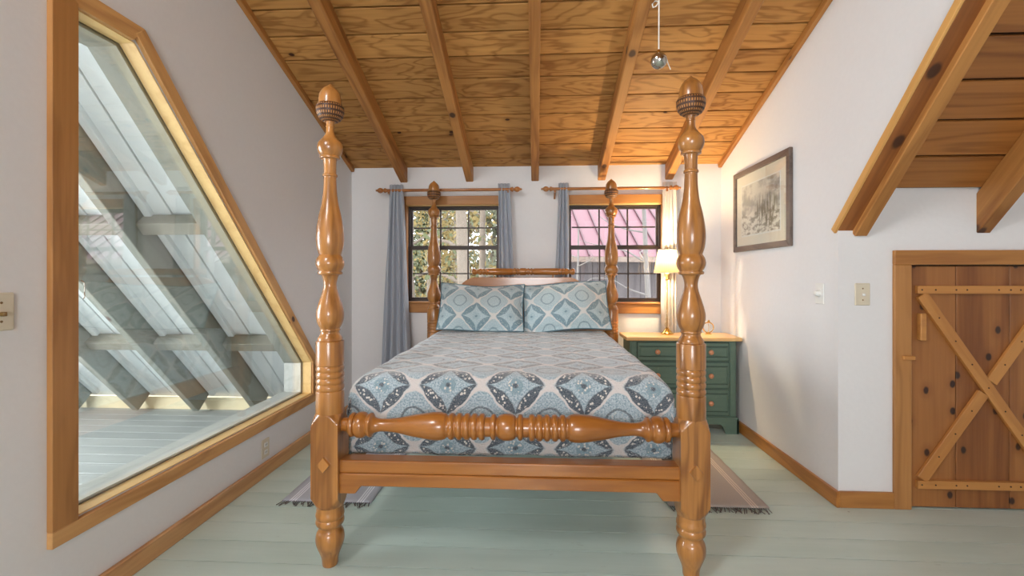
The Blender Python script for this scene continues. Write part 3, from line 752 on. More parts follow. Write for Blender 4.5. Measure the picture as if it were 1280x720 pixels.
def make_post(x, y):
    p = lathe('post', upper, M['bed'], bed, 2, (x, y, 0), 40, None, 38, origin=(x, y, 0))
    lathe('acorn_nut', nut, M['bed'], p, 2, (x, y, 0), 32, None, 60, origin=(x, y, 0))
    lathe('acorn_cup', cup, M['cup'], p, 2, (x, y, 0), 48, None, 60, True, origin=(x, y, 0))
    lathe('foot', clean(foot), M['bed'], p, 2, (x, y, 0), 40, None, 38, origin=(x, y, 0))
    lathe('block', blk, M['bed'], p, 2, (x, y, 0), 64, A, 30, origin=(x, y, 0))
    yb_ = y - A if y < 3 else y + A
    s = -1 if y < 3 else 1
    dx, z_ = 0.0, 0.455
    q = 0.033
    bm = bmesh.new()
    f0 = [bm.verts.new((x + a, yb_, z_ + b)) for a, b in ((-q * .85, 0), (0, -q), (q * .85, 0), (0, q))]
    f1 = [bm.verts.new((x + a, yb_ + s * 0.012, z_ + b)) for a, b in ((-q * .8, 0), (0, -q * .95), (q * .8, 0), (0, q * .95))]
    bm.faces.new(f0); bm.faces.new(f1)
    for i in range(4): bm.faces.new((f0[i], f0[(i + 1) % 4], f1[(i + 1) % 4], f1[i]))
    finish('bolt_cover', bm, M['bed'], p)
    return p
for (x, y) in ((PXL, PYF), (PXR, PYF), (PXL, PYH), (PXR, PYH)): make_post(x, y)
# turned rail of the footboard
CXB = (PXL + PXR) / 2
half = [(0.0, .0556), (.012, .0552), (.026, .052), (.036, .0455), (.0385, .040), (.044, .040), (.047, .048), (.052, .054), (.060, .054), (.066, .050), (.070, .041), (.092, .041)]
for c_ in (.106, .138, .170, .203, .236):
    half += [(c_ - .0135, .0455), (c_ - .010, .052), (c_ - .004, .0552), (c_ + .004, .0552), (c_ + .010, .052), (c_ + .0135, .0455)]
half += [(.254, .046)] + spline([(.257, .047), (.268, .0545), (.295, .0585), (.330, .0565), (.408, .0445), (.467, .0325), (.520, .0268), (.556, .0285), (.574, .036), (.582, .047)]) + [(.585, .0505), (.592, .0510), (.598, .047), (.604, .0445), (.607, .0455)] + spline([(.609, .047), (.618, .0535), (.631, .0555), (.644, .0535), (.653, .047)], 3) + [(.655, .044), (.657, .0485), (.664, .0515), (.672, .0505), (.678, .045), (.681, .031), (.70, .029), (.745, .029)]
full = [(-h, r) for h, r in half[::-1]] + half[1:]
lathe('turned_rail', [(CXB + h, r) for h, r in full], M['bedx'], bed, 0, (0, PYF, 0.607), 40, None, 38)
# lower foot rail with dropped ends
xa, xb = PXL + 0.05, PXR - 0.05
prof = [(xa, .325), (xa + .075, .325), (xa + .10, .358), (xb - .10, .358), (xb - .075, .325), (xb, .325), (xb, .411), (xa, .411)]
fr_ = prism('foot_rail', prof, 1, 1.93, 2.01, M['bedx'], bed, 0.004)
box('upper_strip', xa, xb, 1.935, 2.01, .411, .466, M['bedx'], fr_, 0.006, 2)
for x in (PXL, PXR):
    box('side_rail', x - 0.018, x + 0.018, PYF + 0.05, PYH - 0.05, 0.33, 0.46, M['bedy'], bed, 0.004)
# headboard
pts = [(-.84, .40), (-.84, .93), (-.76, .97), (-.70, 1.06), (-.675, 1.13), (-.655, 1.165)] + spline([(-.635, 1.192), (-.60, 1.215), (-.565, 1.232), (-.535, 1.239)], 3)
pts = pts + [(2 * CXB - a, b) for a, b in pts[::-1]]
hb = prism('headboard_panel', pts, 1, PYH - 0.014, PYH + 0.014, M['bedx'], bed, 0.003)
hp = [(0, .031), (.016, .031), (.026, .029), (.030, .024), (.036, .024), (.040, .029), (.050, .030), (.056, .025), (.062, .025), (.066, .029), (.076, .030), (.082, .025), (.090, .024), (.096, .0285), (.30, .0300)]
hp += [(.302, .026), (.306, .026), (.310, .030), (.322, .030), (.328, .025), (.333, .025), (.337, .030), (.349, .030), (.355, .025), (.360, .025), (.364, .030), (.376, .030), (.384, .026), (.396, .019)] + spline([(.400, .018), (.406, .0185), (.416, .026), (.428, .0295), (.440, .026), (.447, .015), (.449, .002)], 3)
fullh = [(-h, r) for h, r in hp[::-1]] + hp[1:]
lathe('headboard_turned_rail', [(CXB + 0.012 + h, r) for h, r in fullh], M['bedx'], bed, 0, (0, PYH, 1.288), 24, None, 38)
for dx in (-.24, .27):
    lathe('dowel', [(1.232, .0065), (1.264, .0065)], M['bed'], bed, 2, (CXB + dx, PYH, 0), 12)
M['knotp'] = plain('dark_knot', (90, 48, 22), 0.5)

# mattress, quilt, pillows
MX0, MX1, MY0, MY1, MT = -0.855, 0.610, 2.075, 3.955, 0.775
box('mattress', MX0 + 0.03, MX1 - 0.03, MY0 + 0.03, MY1, 0.462, MT - 0.02, M['sheet'], None, 0.05, 3, smooth=179)
mt = bpy.data.objects['mattress']; tag(mt, 'white mattress hidden under the patterned quilt', 'mattress')
def quilt():
    r = 0.075; nx, ny = 110, 130
    top_w = MX1 - MX0 - 2 * r; hang = 0.26; arc = r * PI / 2
    U = top_w / 2 + arc + hang
    def fold(u, half_flat):
        a = abs(u); s = 1 if u >= 0 else -1
        if a <= half_flat: return s * a, 0.0
        a -= half_flat
        if a <= arc: th = a / r; return s * (half_flat + r * math.sin(th)), r * (1 - math.cos(th))
        return s * (half_flat + r + 0.03 * (a - arc)), r + (a - arc)
    Lf = MY1 - 0.03 - (MY0 + r)          # flat length from head to foot edge
    frontdrop = 0.255
    Vt = Lf + arc + frontdrop
    bm = bmesh.new(); ul = bm.loops.layers.uv.verify(); rows = []
    cx = (MX0 + MX1) / 2
    for j in range(ny + 1):
        v = Vt * j / ny
        if v <= Lf: yy, dzy = MY1 - 0.03 - v, 0.0
        else:
            a = v - Lf
            if a <= arc: th = a / r; yy, dzy = MY0 + r - r * math.sin(th), r * (1 - math.cos(th))
            else: yy, dzy = MY0, r + (a - arc)
        row = []
        for i in range(nx + 1):
            u = -U + 2 * U * i / nx
            dx, dzx = fold(u, top_w / 2)
            dz = max(dzx, dzy) if min(dzx, dzy) > 0.05 else (dzx ** 3 + dzy ** 3) ** (1 / 3)
            p = Vector((cx + dx, yy, MT - dz))
            n1 = noise.noise(Vector((u * 5, v * 5, 3.1))); n2 = noise.noise(Vector((u * 22, v * 22, 8.7)))
            crown = 0.028 * (1 - (u / U) ** 2) if dz < 0.02 else 0.028 * (1 - (u / U) ** 2) * max(0, 1 - dz / 0.12)
            p.z += 0.007 * n1 + 0.0022 * n2 + crown
            if dzx > 0.06: p.x += (1 if u > 0 else -1) * (0.008 * math.sin(v * 26 + 2 * n1) + 0.004 * n2) * min(1, (dzx - .06) / .1)
            if dzy > 0.05: p.y += 0.006 * n1 + 0.0025 * n2
            row.append((bm.verts.new(p), (u, v)))
        rows.append(row)
    for j in range(ny):
        for i in range(nx):
            q = (rows[j][i], rows[j][i + 1], rows[j + 1][i + 1], rows[j + 1][i])
            f = bm.faces.new([w[0] for w in q])
            for lp, w in zip(f.loops, q): lp[ul].uv = w[1]
    o = finish('quilt', bm, M['quilt'], None, None, 179)
    m = o.modifiers.new('thickness', 'SOLIDIFY'); m.thickness = 0.012; m.offset = -1
    return o
tag(quilt(), 'blue and white medallion quilt spread over the bed', 'quilt')

def pillow(label, cx, width, height, mat, loc, lean, roll, yaw, seed):
    o = thing('pillow', loc, label, 'pillow', 'patterned pillows against the headboard')
    nu, nv = 44, 34; fl = 0.022
    def shape(u, v, side):
        # u,v in -1..1
        eu, ev = min(1, abs(u) / 0.95), min(1, abs(v) / 0.93)
        th = 0.092 * (max(0, 1 - eu ** 2.6) ** 0.55) * (max(0, 1 - ev ** 2.4) ** 0.6) + 0.004
        pin = 1 - 0.05 * (1 - v * v) * 0  # straight sides
        x = u * width / 2 * (1 - 0.035 * (1 - abs(v) ** 2) * abs(u)); z = v * height / 2 * (1 - 0.05 * (1 - abs(u) ** 2) * abs(v))
        n = noise.noise(Vector((x * 7 + seed, z * 7, side * 3.0)))
        cr = noise.noise(Vector((x * 3 + z * 9 + seed * 2, x * 9 - z * 3, side)))
        y = side * (th + (0.012 * n + 0.006 * cr) * min(1, th / 0.05)) 
        y += 0.018 * math.sin(u * 3 + seed)
        return Vector((x, y, z + height / 2))
    bm = bmesh.new(); ul = bm.loops.layers.uv.verify()
    for side in (-1, 1):
        g = [[bm.verts.new(shape(-1 + 2 * i / nu, -1 + 2 * j / nv, side)) for i in range(nu + 1)] for j in range(nv + 1)]
        for j in range(nv):
            for i in range(nu):
                q = [(i, j), (i + 1, j), (i + 1, j + 1), (i, j + 1)]
                f = bm.faces.new([g[b][a].copy_from(g[b][a]) or g[b][a] for a, b in q] if False else [g[b][a] for a, b in q])
                for lp, (a, b) in zip(f.loops, q): lp[ul].uv = ((-1 + 2 * a / nu) * width / 2, (-1 + 2 * b / nv) * height / 2)
    bmesh.ops.remove_doubles(bm, verts=bm.verts, dist=0.0005)
    bmesh.ops.recalc_face_normals(bm, faces=bm.faces)
    me = bpy.data.meshes.new('sham'); bm.to_mesh(me); bm.free()
    for p in me.polygons: p.use_smooth = True
    c = link_obj('sham', me, loc, o, mat)
    # piping around the edge
    bm = bmesh.new(); path = []
    for i in range(41): path.append(shape(-1 + 2 * i / 40, 1, 0))
    for i in range(1, 31): path.append(shape(1, 1 - 2 * i / 30, 0))
    for i in range(1, 41): path.append(shape(1 - 2 * i / 40, -1, 0))
    for i in range(1, 31): path.append(shape(-1, -1 + 2 * i / 30, 0))
    add_tube(bm, path, 0.0055, 6)
    bmesh.ops.recalc_face_normals(bm, faces=bm.faces)
    me = bpy.data.meshes.new('piping'); bm.to_mesh(me); bm.free()
    for p in me.polygons: p.use_smooth = True
    link_obj('piping', me, loc, o, M['piping'])
    o.rotation_euler = (lean, roll, yaw)
    return o
pillow('blue medallion pillow against the headboard, on the woods-facing window side', 0, 0.70, 0.425, M['sham_a'], (-0.448, 3.70, 0.806), -0.52, 0.02, 0.03, 1.3)
pillow('blue medallion pillow against the headboard, on the lamp side, outer corner standing high', 0, 0.70, 0.43, M['sham_b'], (0.250, 3.70, 0.812), -0.48, -0.06, -0.02, 4.1)

# ------------------------------------------------------------------ rugs
def rug(label, x0, x1, y0, y1, mat, seed):
    o = thing('rug', ((x0 + x1) / 2, (y0 + y1) / 2, 0), label, 'rug', 'woven rugs beside the bed')
    bm = bmesh.new(); nx, ny = 16, 40; rr = random.Random(seed)
    g = [[bm.verts.new((x0 + (x1 - x0) * i / nx + 0.004 * noise.noise(Vector((i, j * .3, seed))), y0 + (y1 - y0) * j / ny, 0.008 + 0.002 * noise.noise(Vector((i * .6, j * .6, seed))))) for i in range(nx + 1)] for j in range(ny + 1)]
    for j in range(ny):
        for i in range(nx): bm.faces.new((g[j][i], g[j][i + 1], g[j + 1][i + 1], g[j + 1][i]))
    w = finish('weave', bm, mat, o, ((x0 + x1) / 2, (y0 + y1) / 2, 0.0), 179)
    m = w.modifiers.new('thickness', 'SOLIDIFY'); m.thickness = 0.006; m.offset = -1
    bm = bmesh.new()
    for ye, s in ((y0, -1), (y1, 1)):
        for k in range(46):
            x = x0 + 0.008 + (x1 - x0 - 0.016) * k / 45
            a, b = rr.uniform(-.03, .03), rr.uniform(.03, .055)
            add_tube(bm, [(x, ye, .007), (x + a * .4, ye + s * b * .5, .006), (x + a, ye + s * b, .004)], 0.0024, 4)
    tag(finish('fringe', bm, M['fringe'], o, None, 60), kind='stuff')
    return o
rug('grey plaid woven rug on the floor, on the five-sided window side of the bed', -1.405, -0.905, 2.50, 3.80, M['rug_l'], 3)
rug('taupe plaid fringed rug on the floor, on the dresser side of the bed', 0.715, 1.245, 2.545, 4.02 - 0.4, M['rug_r'], 5)

# ------------------------------------------------------------------ dresser
dr = thing('dresser', (1.15, 3.96, 0), 'worn green three-drawer dresser with pine top and round knobs', 'dresser')
dx0, dx1, dy0, dy1 = 0.752, 1.585, 3.765, 4.045
bm = bmesh.new()
add_box(bm, dx0, dx1, dy0, dy1, 0.10, 0.735, 0.003)
finish('body', bm, M['green'], dr)
box('top', dx0 - 0.035, dx1 + 0.035, dy0 - 0.035, dy1 + 0.012, 0.735, 0.765, M['top'], dr, 0.007, 2)
# plinth with bracket feet
bpts = [(dx0 - .014, 0), (dx0 + .085, 0), (dx0 + .095, .02), (dx0 + .105, .055), (dx0 + .13, .075), (dx1 - .13, .075), (dx1 - .105, .055), (dx1 - .095, .02), (dx1 - .085, 0), (dx1 + .014, 0), (dx1 + .014, .12), (dx1 + .004, .132), (dx0 - .004, .132), (dx0 - .014, .12)]
prism('plinth', bpts, 1, dy0 - 0.016, dy0 + 0.01, M['green'], dr, 0.002)
spts = [(dy0 - .016, 0), (dy0 + .08, 0), (dy0 + .10, .06), (dy1 - .10, .06), (dy1 - .08, 0), (dy1, 0), (dy1, .12), (dy0 - .016, .12)]
prism('plinth', spts, 0, dx1, dx1 + 0.014, M['green'], dr); prism('plinth', spts, 0, dx0 - 0.014, dx0, M['green'], dr)
for (za_, zb_) in ((0.578, 0.718), (0.362, 0.562), (0.146, 0.346)):
    xa_, xb_ = dx0 + 0.062, dx1 - 0.062
    box('drawer_gap', xa_ - 0.005, xb_ + 0.005, dy0 - 0.001, dy0 + 0.004, za_ - 0.005, zb_ + 0.005, M['greend'], dr)
    d = box('drawer', xa_, xb_, dy0 - 0.010, dy0 + 0.002, za_, zb_, M['green'], dr, 0.003)
    h_ = zb_ - za_; ins = min(0.032, h_ * .25)
    box('raised_panel', xa_ + 0.012, xb_ - 0.012, dy0 - 0.017, dy0 - 0.009, za_ + ins, zb_ - ins, M['green'], d, 0.006)
    box('groove', xa_ + 0.008, xb_ - 0.008, dy0 - 0.0112, dy0 - 0.0098, za_ + ins - 0.006, za_ + ins, M['greend'], d)
    box('groove', xa_ + 0.008, xb_ - 0.008, dy0 - 0.0112, dy0 - 0.0098, zb_ - ins, zb_ - ins + 0.006, M['greend'], d)
    for xk in (0.962, 1.376):
        lathe('knob', [(0.0, .008), (-.010, .008), (-.014, .012), (-.020, .0185), (-.028, .0205), (-.036, .017), (-.041, .008), (-.042, .0004)], M['knob'], d, 1, (xk, dy0 - 0.016, (za_ + zb_) / 2), 20)
for s, x in ((1, dx1 - 0.03), (-1, dx0 + 0.03)):
    box('corner_stile', x - 0.022, x + 0.022, dy0 - 0.008, dy0 + 0.002, 0.135, 0.733, M['green'], dr, 0.004)

# ------------------------------------------------------------------ lamp on the dresser
LX, LY, LZ = 1.098, 3.95, 0.765
lamp = thing('table_lamp', (LX, LY, LZ), 'lit brass and glass column table lamp with pleated shade on the dresser', 'lamp')
lathe('base', [(0, .052), (.006, .054), (.012, .050), (.016, .040), (.026, .033), (.036, .022), (.044, .016), (.052, .013)], M['brass'], lamp, 2, (LX, LY, LZ), 28)
lathe('collar', spline([(.052, .010), (.060, .017), (.072, .024), (.086, .021), (.098, .012), (.108, .012), (.118, .018), (.128, .012)], 3), M['crystal'], lamp, 2, (LX, LY, LZ), 24)
lathe('stem', [(.128, .0095), (.135, .012), (.140, .0085), (.36, .0075), (.365, .013), (.372, .013), (.376, .008)], M['crystal'], lamp, 2, (LX, LY, LZ), 20)
lathe('stem_rod', [(.045, .0035), (.52, .0035)], M['brass'], lamp, 2, (LX, LY, LZ), 10)
lathe('upper_bulb', spline([(.376, .008), (.385, .016), (.398, .018), (.410, .012), (.425, .009), (.45, .009)], 3), M['crystal'], lamp, 2, (LX, LY, LZ), 20)
lathe('socket', [(.45, .013), (.455, .018), (.50, .018), (.505, .012)], M['brass'], lamp, 2, (LX, LY, LZ), 20)
bm = bmesh.new(); prof = [(.512, .108), (.706, .072)]
ul = bm.loops.layers.uv.verify(); sg = 72; rr_ = []
for h, r in prof:
    rr_.append([bm.verts.new((LX + r * math.cos(2 * PI * k / sg), LY + r * math.sin(2 * PI * k / sg), LZ + h)) for k in range(sg)])
for k in range(sg):
    f = bm.faces.new((rr_[0][k], rr_[0][(k + 1) % sg], rr_[1][(k + 1) % sg], rr_[1][k]))
    for lp, w in zip(f.loops, ((k / sg, 0), ((k + 1) / sg, 0), ((k + 1) / sg, 1), (k / sg, 1))): lp[ul].uv = w
sh = finish('shade', bm, M['shade'], lamp, None, 60, fix=False)
for (h, r) in prof:
    tube('shade_rim', [(LX + r * math.cos(2 * PI * k / 48), LY + r * math.sin(2 * PI * k / 48), LZ + h) for k in range(49)], 0.003, M['plate'], sh, 6)
bmat = NT('bulb_glow'); bmat.n.remove(bmat.b); em = bmat.node('ShaderNodeEmission'); em.inputs[0].default_value = (1, .72, .42, 1); em.inputs[1].default_value = 6.0
bmat.l.new(em.outputs[0], bmat.out.inputs[0])
lathe('bulb', spline([(.505, .012), (.525, .015), (.555, .028), (.580, .030), (.602, .020), (.611, .001)], 3), bmat.m, lamp, 2, (LX, LY, LZ), 20)
lathe('shade_finial', [(.700, .004), (.712, .007), (.722, .005), (.728, .0005)], M['brass'], lamp, 2, (LX, LY, LZ), 14)
for a in (0, PI / 2, PI, 1.5 * PI):
    tube('shade_spider', [(LX, LY, LZ + .702), (LX + .071 * math.cos(a), LY + .071 * math.sin(a), LZ + .704)], 0.0015, M['brass'], lamp, 5)
pl_ = bpy.data.lights.new('lamp_bulb_light', 'POINT'); pl_.energy = 44; pl_.color = (1.0, 0.74, 0.43); pl_.shadow_soft_size = 0.035
po = bpy.data.objects.new('lamp_bulb_light', pl_); COL.objects.link(po); po.location = (LX, LY, LZ + 0.645)

# small brass ring ornament
CKX, CKY = 1.435, 3.95
ck = thing('ring_ornament', (CKX, CKY, LZ), 'tiny brass ring ornament standing at the far end of the dresser top', 'ornament')
tube('ring', [(CKX + .043 * math.cos(2 * PI * k / 32), CKY, LZ + .056 + .043 * math.sin(2 * PI * k / 32)) for k in range(33)], 0.0045, M['brass'], ck, 8)
lathe('foot', [(0, .026), (.005, .027), (.010, .012), (.014, .006)], M['brass'], ck, 2, (CKX, CKY, LZ), 18)
lathe('knop', [(.098, .004), (.104, .010), (.111, .010), (.117, .003), (.120, .0005)], M['brass'], ck, 2, (CKX + 0.004, CKY, LZ), 14)
tube('stem', [(CKX, CKY, LZ + .012), (CKX + .006, CKY, LZ + .06), (CKX - .004, CKY, LZ + .1)], 0.002, M['brass'], ck, 6)

# ------------------------------------------------------------------ picture on the right wall
py0, py1, pz0, pz1 = 3.045, 3.888, 1.442, 2.074
pic = thing('framed_print', (XR, (py0 + py1) / 2, pz0), 'framed sepia print of windswept beach grass on the white wall', 'picture')
fw = 0.042; xf = XR - 0.026
for pts_ in ([(py0, pz0), (py1, pz0), (py1 - fw, pz0 + fw), (py0 + fw, pz0 + fw)], [(py0, pz1), (py1, pz1), (py1 - fw, pz1 - fw), (py0 + fw, pz1 - fw)],
             [(py0, pz0), (py0, pz1), (py0 + fw, pz1 - fw), (py0 + fw, pz0 + fw)], [(py1, pz0), (py1, pz1), (py1 - fw, pz1 - fw), (py1 - fw, pz0 + fw)]):
    prism('frame_moulding', pts_, 0, xf, XR - 0.002, M['frame'], pic, 0.003)
box('mat_board', XR - 0.012, XR - 0.006, py0 + fw - 0.004, py1 - fw + 0.004, pz0 + fw - 0.004, pz1 - fw + 0.004, M['mat'], pic)
box('mat_bevel', XR - 0.0135, XR - 0.012, py0 + 0.128, py1 - 0.128, pz0 + 0.112, pz1 - 0.118, M['platew'], pic)
box('print', XR - 0.0145, XR - 0.0135, py0 + 0.138, py1 - 0.138, pz0 + 0.122, pz1 - 0.128, M['print'], pic)
box('glazing', XR - 0.0185, XR - 0.0170, py0 + fw - 0.004, py1 - fw + 0.004, pz0 + fw - 0.004, pz1 - fw + 0.004, M['glass'], pic)

# ------------------------------------------------------------------ switches and outlet
o = thing('dimmer_switch', (XR, 2.765, 1.088), 'white dimmer plate with round knob on the wall near the corner', 'switch')
box('plate', XR - 0.006, XR, 2.725, 2.805, 1.088, 1.208, M['platew'], o, 0.003)
lathe('knob', [(0, .020), (-.004, .020), (-.006, .0165), (-.024, .0155), (-.027, .012), (-.0272, .0003)], M['platew'], o, 0, (XR - 0.006, 2.765, 1.150), 24)
o = thing('toggle_switch', (1.762, YD, 1.091), 'almond toggle switch plate beside the plank door', 'switch')
box('plate', 1.722, 1.802, YD - 0.008, YD, 1.091, 1.211, M['plate'], o, 0.004)
box('toggle', 1.757, 1.767, YD - 0.024, YD - 0.008, 1.143, 1.155, M['platew'], o, 0.002)
for z_ in (1.120, 1.182): lathe('screw', [(0, .004), (-.0015, .0035)], M['brown'], o, 1, (1.762, YD - 0.008, z_), 10)
o = thing('double_switch', (XL, 1.365, 1.075), 'almond double switch plate at the left edge beside the pine casing', 'switch')
box('plate', XL, XL + 0.007, 1.305, 1.424, 1.075, 1.197, M['plate'], o, 0.004)
for y_ in (1.342, 1.386):
    box('toggle', XL + 0.007, XL + 0.022, y_ - 0.006, y_ + 0.006, 1.122, 1.136, M['brown'], o, 0.002)
    for z_ in (1.105, 1.165): lathe('screw', [(0, .0042), (.0015, .0035)], M['brown'], o, 0, (XL + 0.007, y_, z_), 10)
o = thing('wall_outlet', (XL, 2.83, 0.105), 'almond wall outlet low under the five-sided window', 'outlet')
box('plate', XL, XL + 0.006, 2.79, 2.87, 0.11, 0.228, M['plate'], o, 0.003)
for z_ in (0.146, 0.192):
    rc = box('receptacle', XL + 0.005, XL + 0.009, 2.813, 2.847, z_ - 0.014, z_ + 0.014, M['platew'], o, 0.003)
    for dy_ in (-.007, .007): box('slot', XL + 0.009, XL + 0.0094, 2.83 + dy_ - .0015, 2.83 + dy_ + .0015, z_ - .005, z_ + .006, M['nail'], rc)

# ------------------------------------------------------------------ plank door in the knee wall
door = thing('door_1', ((DX[0] + DX[1]) / 2, YD, 0), 'low knotty pine plank door with X brace', 'door', kind='structure')
cuts = [2.010, 2.252, 2.525, 2.782]
for i in range(3):
    box('plank', cuts[i] + 0.0015, cuts[i + 1] - 0.0015, YD + 0.004, YD + 0.028, 0.006, 1.303, M['door'], door, 0.003)
box('backing', 2.006, 2.784, YD + 0.028, YD + 0.04, 0, 1.31, M['dark'], door)
YF = YD - 0.012
bx0, bx1, bt, bb = 2.040, 2.752, 1.198, 0.112
ba = box('batten', bx0, bx1, YF - 0.006, YD + 0.004, 1.155, 1.198, M['doorx'], door, 0.002)
box('batten', bx0, bx1, YF - 0.006, YD + 0.004, 0.112, 0.155, M['doorx'], door, 0.002)
def brace(pa, pb, w, y0, y1):
    d = Vector((pb[0] - pa[0], pb[1] - pa[1])); L = d.length; a = math.atan2(d.y, d.x)
    bm = bmesh.new(); add_box(bm, 0, L, y0 - YD, y1 - YD, -w / 2, w / 2, 0.002)
    bmesh.ops.recalc_face_normals(bm, faces=bm.faces)
    me = bpy.data.meshes.new('brace'); bm.to_mesh(me); bm.free()
    return link_obj('brace', me, Vector((pa[0], YD, pa[1])), door, M['doorx'], (0, -a, 0))
brace((2.066, 1.150), (2.736, 0.160), 0.058, YF - 0.004, YD + 0.004)
mx, mz = (2.066 + 2.736) / 2, (1.150 + 0.160) / 2
brace((2.066, 0.160), (mx - 0.020, mz - 0.030), 0.058, YF - 0.002, YD + 0.004)
brace((mx + 0.020, mz + 0.030), (2.736, 1.150), 0.058, YF - 0.002, YD + 0.004)
box('handle', 2.048, 2.078, YD - 0.028, YD + 0.004, 0.905, 1.05, M['doorx'], door, 0.004)
box('latch_peg', 1.955, 2.016, YD - 0.035, YD - 0.020, 0.802, 0.824, M['doorx'], door, 0.003)
bm = bmesh.new()
def nail(x, z, y): add_lathe(bm, [(y, .0045), (y - .002, .004)], 1, (x, 0, z), 8)
for x in (2.06, 2.13, 2.235, 2.29, 2.45, 2.51, 2.56, 2.72):
    nail(x, 1.176, YF - 0.006); nail(x, 0.134, YF - 0.006)
for k in range(1, 8):
    t = k / 8; nail(2.066 + .67 * t, 1.15 - .99 * t, YF - 0.0035)
    if k != 4: nail(2.066 + .67 * t, .16 + .99 * t, YF - 0.0015)
tag(finish('nails', bm, M['nail'], door), kind='stuff')
case = thing('trim_6', ((DX[0] + DX[1]) / 2, YD, 0), 'pine casing boards framing the plank door', 'trim', kind='structure')
box('casing_board', 1.919, 2.006, YD - 0.022, YD + 0.0, 0, 1.31, M['casez'], case, 0.003)
box('casing_board', 2.784, 2.871, YD - 0.022, YD + 0.0, 0, 1.31, M['casez'], case, 0.003)
box('casing_board', 1.919, 2.871, YD - 0.022, YD + 0.0, 1.31, 1.388, M['casex'], case, 0.003)

# ------------------------------------------------------------------ pull cord with ball
yc_ = 1.45; xc_ = (823.5 - 640) / 580 * yc_
c_, s_n = math.cos(YAW), math.sin(YAW)
SX, SY = xc_ * c_ - yc_ * s_n, xc_ * s_n + yc_ * c_
zb = 1.25 + (345 - 76) / 580 * yc_
pc = thing('pull_cord', (SX, SY, zb - 0.025), 'white pull cord with a small steel ball hanging from the ceiling', 'pull cord')
lathe('ball', [(0.0252 * math.sin(a), max(0.0252 * math.cos(a), 0.0002)) for a in [-PI / 2 + PI * k / 20 for k in range(21)]], M['steel'], pc, 2, (SX, SY, zb), 28, None, 60)
lathe('ferrule', [(.024, .006), (.032, .005), (.036, .002)], M['brass'], pc, 2, (SX, SY, zb), 12)
tube('cord', [(SX, SY, zb + 0.03), (SX + .001, SY, zb + .3), (SX, SY, zb + .7), (SX, SY, zc(SY) - 0.0)], 0.0022, M['string'], pc, 6)
lz = zb + 0.175
tube('loop', [(SX, SY, lz + .01), (SX - .012, SY, lz + .012), (SX - .020, SY, lz + .002), (SX - .018, SY, lz - .008), (SX - .008, SY, lz - .004), (SX, SY, lz + .008)], 0.0022, M['string'], pc, 6)
tube('tail', [(SX + .022, SY, zb + .012), (SX + .028, SY, zb - .008), (SX + .036, SY, zb - .028)], 0.0018, M['string'], pc, 5)

# ------------------------------------------------------------------ outdoors
GZ = -2.6
M['ground'] = plain('leaf_litter_ground', (150, 140, 118), 0.95, 0, 0.3, 0, 3)
tag(box('ground', -30, 30, 4.8, 45, GZ - 0.1, GZ, M['ground']), 'leaf-covered ground outside the back windows', 'ground', kind='structure')
M['bark'] = plain('grey_brown_bark', (104, 94, 84), 0.9, 0, 0.25, 0.4, 18)
M['birch'] = plain('pale_birch_bark', (104, 100, 98), 0.85, 0, 0.2, 0.2, 14)
leafm = []
for nme, rgb in (('olive_leaves', (100, 106, 80)), ('golden_leaves', (140, 126, 88)), ('pale_green_leaves', (120, 126, 108))):
    t = NT(nme); t.n.remove(t.b)
    d = t.node('ShaderNodeBsdfDiffuse'); tl = t.node('ShaderNodeBsdfTranslucent'); mx_ = t.node('ShaderNodeMixShader'); mx_.inputs[0].default_value = 0.5
    n_ = t.noise(t.coord('Object', False), 3.0, 3); cc = t.mix(n_, s2l(rgb), s2l(tuple(int(k_ * .8) for k_ in rgb)))
    t.l.new(cc, d.inputs[0]); t.l.new(cc, tl.inputs[0]); t.l.new(d.outputs[0], mx_.inputs[1]); t.l.new(tl.outputs[0], mx_.inputs[2]); t.l.new(mx_.outputs[0], t.out.inputs[0])
    leafm.append(t.m)
